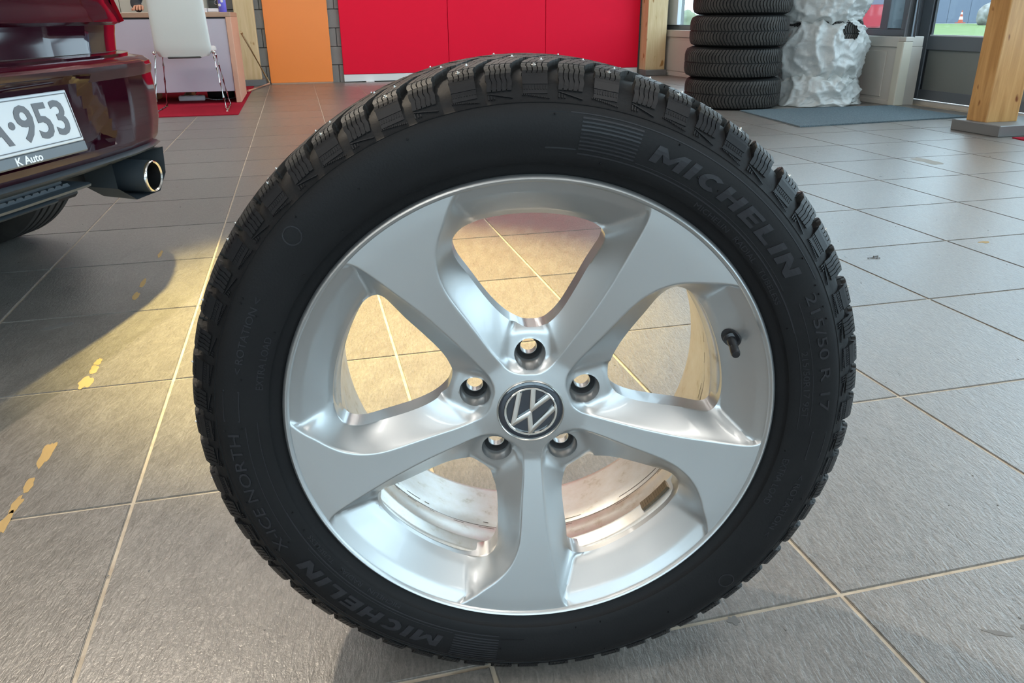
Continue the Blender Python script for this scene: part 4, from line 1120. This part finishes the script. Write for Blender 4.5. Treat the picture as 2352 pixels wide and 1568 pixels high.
# hexagon grille cells in the diffuser
bm = bmesh.new(); prism(bm, [(.0165*math.cos(PI/3*k), .0088*math.sin(PI/3*k)) for k in range(6)], -.0, .006, 'xz')
hx = None
for rw in range(3):
    for k in range(-13, 9):
        l = k*.0275+(.01375 if rw % 2 else 0); z = .3215-rw*.0100
        if l > .22: continue
        if hx is None: hx = obj('grille_cell', bm, M['cardark'], car); o = hx
        else: o = inst(hx, car)
        p = rear_pt(l, .31, -.035+rw*.010); o.location = (p.x, p.y, z)
bm = bmesh.new(); prism(bm, [(-.36, .325), (.26, .325), (.20, .300), (-.36, .292)], .075, .08, 'xz'); obj('grille_back', bm, M['carblack'], car)
# exhaust surround and tips
for s in (1, -1):
    bm = bmesh.new(); rows = []
    for (y, k) in ((.00, 1.0), (.03, .97), (.10, .9)):
        rows.append([bm.verts.new(V((s*(.50+dx*k), y+abs(dx)*.12, .285+dz*k))) for dx, dz in ((-.13, .052), (.125, .052), (.115, -.02), (.06, -.062), (-.06, -.062), (-.125, -.02))])
    for a, b in zip(rows, rows[1:]):
        for q in range(6): bm.faces.new((a[q], a[(q+1) % 6], b[(q+1) % 6], b[q]))
    bm.faces.new(rows[-1]); obj('exhaust_surround', bm, M['cardark'], car, 20)
    bm = bmesh.new(); lathe(bm, [(.046, .14), (.044, -.0), (.0425, -.006), (.040, -.008), (.0365, -.004), (.036, .12), (0, .12)], 48, 'y', c=(s*.52, .0, .272))
    for f in bm.faces:
        c = f.calc_center_median()
        rr_ = math.hypot(c.x-s*.52, c.z-.272); f.material_index = 1 if (rr_ < .037 and c.y > .004) else (0 if c.y < .03 else 2)
    obj('exhaust_tip', bm, [M['chrome'], M['carblack'], M['cardark']], car, 40)
# tail lamps, reflectors
for s in (1, -1):
    strip('tail_lamp', s*.66, s*.875, [(.668, .002), (.674, .010), (.74, .012), (.80, .012), (.85, .010), (.86, .002)], M['carlamp'], 16)
strip('tailgate_crease', -.66, .66, [(.596, -.02), (.597, -.004), (.600, -.002)], M['carblack'])
bm = bmesh.new(); bx(bm, .03, .07, -.003, .0, .725, .80); o = obj('sticker', bm, M['sticker'], car, loc=(.06, .03, .0))
# number plate
pl = bpy.data.objects.new('number_plate', None); COL.objects.link(pl); pl.parent = car; pl.location = (-.030, -.030, .474); pl.rotation_euler = (math.radians(-11), 0, 0)
bm = bmesh.new(); bx(bm, -.224, .226, -.002, .002, -.057, .057, bev=.0018); obj('plate_sheet', bm, M['plate'], pl)
bm = bmesh.new()
for d in ((-.218, .220, -.0035, -.002, .049, .051), (-.218, .220, -.0035, -.002, -.051, -.049), (.2185, .2203, -.0035, -.002, -.051, .051), (-.2198, -.218, -.0035, -.002, -.051, .051)): bx(bm, *d)
obj('plate_border', bm, M['plate_text'], pl, kind='stuff')
def flat_text(name, s, hgt, xl, xr, zc, y, m, par, off=0):
    b = text_mesh(s, 1, .02, off); xs = [v.co.x for v in b.verts]; ys = [v.co.y for v in b.verts]; zs = [v.co.z for v in b.verts]
    for v in b.verts:
        v.co = V((xl+(v.co.x-min(xs))/(max(xs)-min(xs))*(xr-xl), y-(.0012 if v.co.z > 0 else 0), zc+((v.co.y-min(ys))/(max(ys)-min(ys))-.5)*hgt))
    return obj(name, b, m, par)
flat_text('plate_characters', 'A\u00b7953', .078, -.078, .196, 0, -.002, M['plate_text'], pl, .02)
bm = bmesh.new(); bx(bm, -.23, .230, -.001, .012, -.082, -.057, bev=.003); hd_ = obj('plate_holder', bm, M['holder'], pl)
flat_text('holder_writing', 'K Auto', .017, -.012, .070, -.070, -.001, M['holder_text'], hd_, .02)
for yw in (.76, 3.42):
    for s in (1, -1):
        w_ = bpy.data.objects.new('road_wheel', None); COL.objects.link(w_); w_.parent = car; w_.location = (s*.765, yw, .318)
        bm = bmesh.new(); pr = [(.215, -.10), (.24, -.108), (.28, -.110), (.300, -.100), (.312, -.085)]
        tread = [(.318, -.078)]
        for g in (-.052, -.018, .018, .052): tread += [(.318, g-.006), (.305, g-.005), (.305, g+.005), (.318, g+.006)]
        pr = pr+tread+[(.318, .078)]+[(r, -z) for r, z in pr[:5][::-1]]
        lathe(bm, pr, 96, 'x'); obj('road_tyre', bm, M['rubber_old'], w_, 30)
        bm = bmesh.new(); lathe(bm, [(0, s*.03), (.06, s*.05), (.19, s*.03), (.21, s*.085), (.222, s*.10), (.222, -s*.09), (.1, -s*.06), (0, -s*.05)], 48, 'x'); obj('road_rim', bm, M['alloy'], w_, 30)
        bm = bmesh.new(); lathe(bm, [(.372, .12*s), (.375, -.2*s), (.2, -.21*s)], 48, 'x'); bmesh.ops.delete(bm, geom=[v for v in bm.verts if v.co.z < .06], context='VERTS'); obj('wheel_well', bm, M['carblack'], w_, 40)

# ------------------------------------------------------------------ outdoors
g = box('ground', (4.9, 90, -40, 110, -.25, -.06), M['asphalt'], bev=0); tag(g, 'pale paved yard outside the windows', 'ground', kind='structure')
g = box('ground', (-40, 4.9, -40, -5.4, -.25, -.06), M['asphalt'], bev=0); tag(g, 'pale paved yard behind the showroom', 'ground', kind='structure')
bm = bmesh.new(); nx = 40
gr = [[None]*(nx+1) for _ in range(nx+1)]
for i in range(nx+1):
    for j in range(nx+1):
        dd = 12+46*i/nx; az = math.radians(40.3+(j/nx)*13); k = math.sin(PI*min(1, i/nx*1.1))*.05
        gr[i][j] = bm.verts.new(V((dd*math.sin(az)*1.0, dd*math.cos(az), -.055+.055*min(1, i/6)+.02*noise.noise(V((i*.3, j*.3, 0))))))
for i in range(nx):
    for j in range(nx): bm.faces.new((gr[i][j], gr[i+1][j], gr[i+1][j+1], gr[i][j+1]))
tag(obj('grass', bm, M['grass'], None, 180), 'bright green lawn outside the glass door', 'grass', kind='stuff')
def frame_at(azdeg, dist, z=0): a = math.radians(azdeg); return V((dist*math.sin(a), dist*math.cos(a), z)), -a
def outbox(par, x0, x1, y0, y1, z0, z1, m, name): bm = bmesh.new(); bx(bm, x0, x1, y0, y1, z0, z1); return obj(name, bm, m, par)
p, rz = frame_at(41.6, 66); t = empty('building', p, rz); tag(t, 'blue grey clad building far behind the lawn', 'building')
for k in range(-5, 4): outbox(t, -2.6+k*1.3+.01, -2.6+(k+1)*1.3-.01, -.05, 0, -.05, 7, M['bldg'], 'cladding_panel')
outbox(t, -9.2, 2.6, 0, 6, -.05, 7, M['bldg'], 'building_body')
p, rz = frame_at(46.2, 78); t = empty('building', p, rz); tag(t, 'white building far behind the pale boulder', 'building')
outbox(t, -4.4, 12, 0, 6, -.05, 7, M['bldg_w'], 'building_body')
for k in range(3): outbox(t, -.6+k*2.2, .7+k*2.2, -.03, .02, 2.1, 4, M['glass'] if 0 else M['bldg'], 'window')
t = empty('traffic_cone', (40.9, 44.9, .0)); tag(t, 'orange and white traffic cone on the far edge of the lawn', 'traffic cone')
bm = bmesh.new(); bx(bm, -.22, .22, -.22, .22, 0, .04, bev=.01); obj('base', bm, M['cone_o'], t)
for a, b, mm_ in ((.04, .22, 'cone_o'), (.22, .38, 'white_trim'), (.38, .52, 'cone_o'), (.52, .64, 'white_trim'), (.64, .76, 'cone_o')):
    bm = bmesh.new(); rr_ = lambda z: .16-.155*z/.82
    lathe(bm, [(rr_(a), a), (rr_(b), b)]+([(0, b)] if b > .7 else []), 20); obj('cone_band', bm, M[mm_], t, 50)
bm = bmesh.new(); bmesh.ops.create_icosphere(bm, subdivisions=4, radius=1)
for v in bm.verts:
    n_ = noise.noise(v.co*1.3+V((5, 2, 1)))*.35+noise.noise(v.co*3)*.12; v.co = V((v.co.x*.62*(1+n_), v.co.y*.55*(1+n_), v.co.z*.62*(1+n_)+.42))
o = obj('boulder', bm, M['boulder'], None, 60, loc=(36.0, 37.6, 0)); tag(o, 'pale boulder on the lawn beside the wooden post', 'boulder')
bm = bmesh.new(); bmesh.ops.create_icosphere(bm, subdivisions=4, radius=1)
for v in bm.verts:
    n_ = noise.noise(v.co*2+V((1, 9, 1)))*.3; v.co = V((v.co.x*.42*(1+n_), v.co.y*.42*(1+n_), v.co.z*.42*(1+n_)+.42))
tag(obj('shrub', bm, M['hedge'], None, 60, loc=(11.75, 24.0, -.06)), 'pale green rounded shrub outside the far window', 'shrub')
# red car outside
p, rz = frame_at(36.6, 28.4, -.06); rc = empty('car', p, rz); tag(rc, 'bright red car parked outside behind window and plastic bags', 'car')
bm = bmesh.new(); prism(bm, [(-2.1, .28), (-2.15, .55), (-2.0, .74), (-1.1, .90), (2.0, .96), (2.12, .7), (2.1, .3)], -.85, .85, 'xz')
es = [e for e in bm.edges]; bmesh.ops.bevel(bm, geom=es, offset=.05, segments=2, affect='EDGES'); obj('body_shell', bm, M['redcar'], rc, 40)
bm = bmesh.new(); b0_, b1_ = prism(bm, [(-1.15, .90), (-.35, 1.40), (1.25, 1.42), (1.95, .95)], -.74, .74, 'xz'); obj('greenhouse', bm, M['redcar'], rc, 30)
for a in ([(-.95, .95), (-.32, 1.34), (.25, 1.36), (.25, .95)], [(.33, .95), (.33, 1.36), (1.15, 1.36), (1.6, .97)]):
    bm = bmesh.new(); prism(bm, a, -.75, -.742, 'xz'); obj('side_window', bm, M['bldg'], rc)
bm = bmesh.new(); bx(bm, -.98, -.78, -.98, -.84, .93, 1.05, bev=.03, segs=2); obj('mirror', bm, M['redcar'], rc, 50)
for xx in (-1.35, 1.35):
    for yy in (-.78, .78):
        bm = bmesh.new(); lathe(bm, [(0, -.1), (.24, -.1), (.31, -.09), (.32, -.06), (.32, .06), (.31, .09), (.24, .1), (0, .1)], 32, 'y', c=(xx, yy, .32)); obj('road_wheel', bm, M['blackplastic'], rc, 40)

# ------------------------------------------------------------------ small marks on the floor
def blob(name, x, y, rx, ry, rot, m, label, seed, group=None, h=.0004):
    bm = bmesh.new(); n = 26; poly = []
    for k in range(n):
        a = 2*PI*k/n; q = 1+.55*noise.noise(V((math.cos(a)*1.6, math.sin(a)*1.6, seed*2.3)))
        px, py = rx*q*math.cos(a), ry*q*math.sin(a); poly.append((x+px*math.cos(rot)-py*math.sin(rot), y+px*math.sin(rot)+py*math.cos(rot)))
    prism(bm, poly, .00005, h); return tag(obj(name, bm, m), label, 'floor mark', group)
for k, (x, y, rx, ry) in enumerate(((-.483, 1.115, .007, .026), (-.482, 1.165, .006, .022), (-.481, 1.215, .007, .022), (-.480, 1.320, .009, .046), (-.483, 1.605, .012, .032), (-.481, 1.675, .008, .022), (-.480, 1.715, .007, .018), (-.479, 2.16, .008, .035), (-.480, 2.27, .007, .035), (-.477, 2.57, .006, .04))):
    blob('tape_residue', x, y, rx, ry, 0, M['stain_ochre'], ('nearest', 'second nearest', 'third nearest', 'fourth nearest', 'fifth nearest', 'sixth nearest', 'fourth farthest', 'third farthest', 'second farthest', 'farthest')[k]+' ochre tape residue dash on tiles left of the wheel', k, 'row of ochre tape residue dashes')
blob('dark_smudge', -.62, 1.97, .035, .012, .5, M['stain_grey'], 'dull grey smear on tile below the car shadow', 21)
blob('dried_puddle', 2.955, 3.29, .045, .11, -.2, M['puddle'], 'dried grey puddle on bright tiles at right', 22)
blob('dirt_spot', 2.064, 1.983, .018, .010, 0, M['stain_ochre'], 'small brown spot on right tiles near picture edge', 23)
blob('dirt_spot', .443, .66, .007, .009, .4, M['stain_grey'], 'small grey spot below grout line right of the tyre foot', 24)
blob('dirt_spot', .735, .560, .016, .004, -.55, M['stain_grey'], 'dark scratch on the tile in lower right corner', 25)
blob('dirt_spot', .772, .558, .006, .006, 0, M['stain_grey'], 'small dark patch beside scratch in lower right corner', 26)
t = empty('dropped_part', (1.615, 1.928, 0)); tag(t, 'tiny dark bent metal piece lying on bright tile right of the wheel', 'metal piece')
bm = bmesh.new(); tube(bm, [(-.024, .0, .0015), (-.008, .001, .0018), (.002, -.008, .0015), (.012, -.008, .0013)], .0016, 6); obj('wire', bm, M['stain_grey'], t)
bm = bmesh.new(); tube(bm, [(.0, .006, .0025), (.016, .007, .0025)], .0025, 6); obj('tab', bm, M['stain_grey'], t)
bm = bmesh.new()
for k in range(260):
    x, y = random.uniform(-1.1, 2.3), random.uniform(.5, 3.2); r_ = random.uniform(.0006, .0018)
    prism(bm, [(x+r_*math.cos(a)*random.uniform(.6, 1.3), y+r_*math.sin(a)) for a in (0, 1.2, 2.5, 3.8, 5)], .0001, .0007)
tag(obj('grit', bm, M['stain_grey']), 'scattered specks of dark grit on the floor tiles', 'grit', kind='stuff')
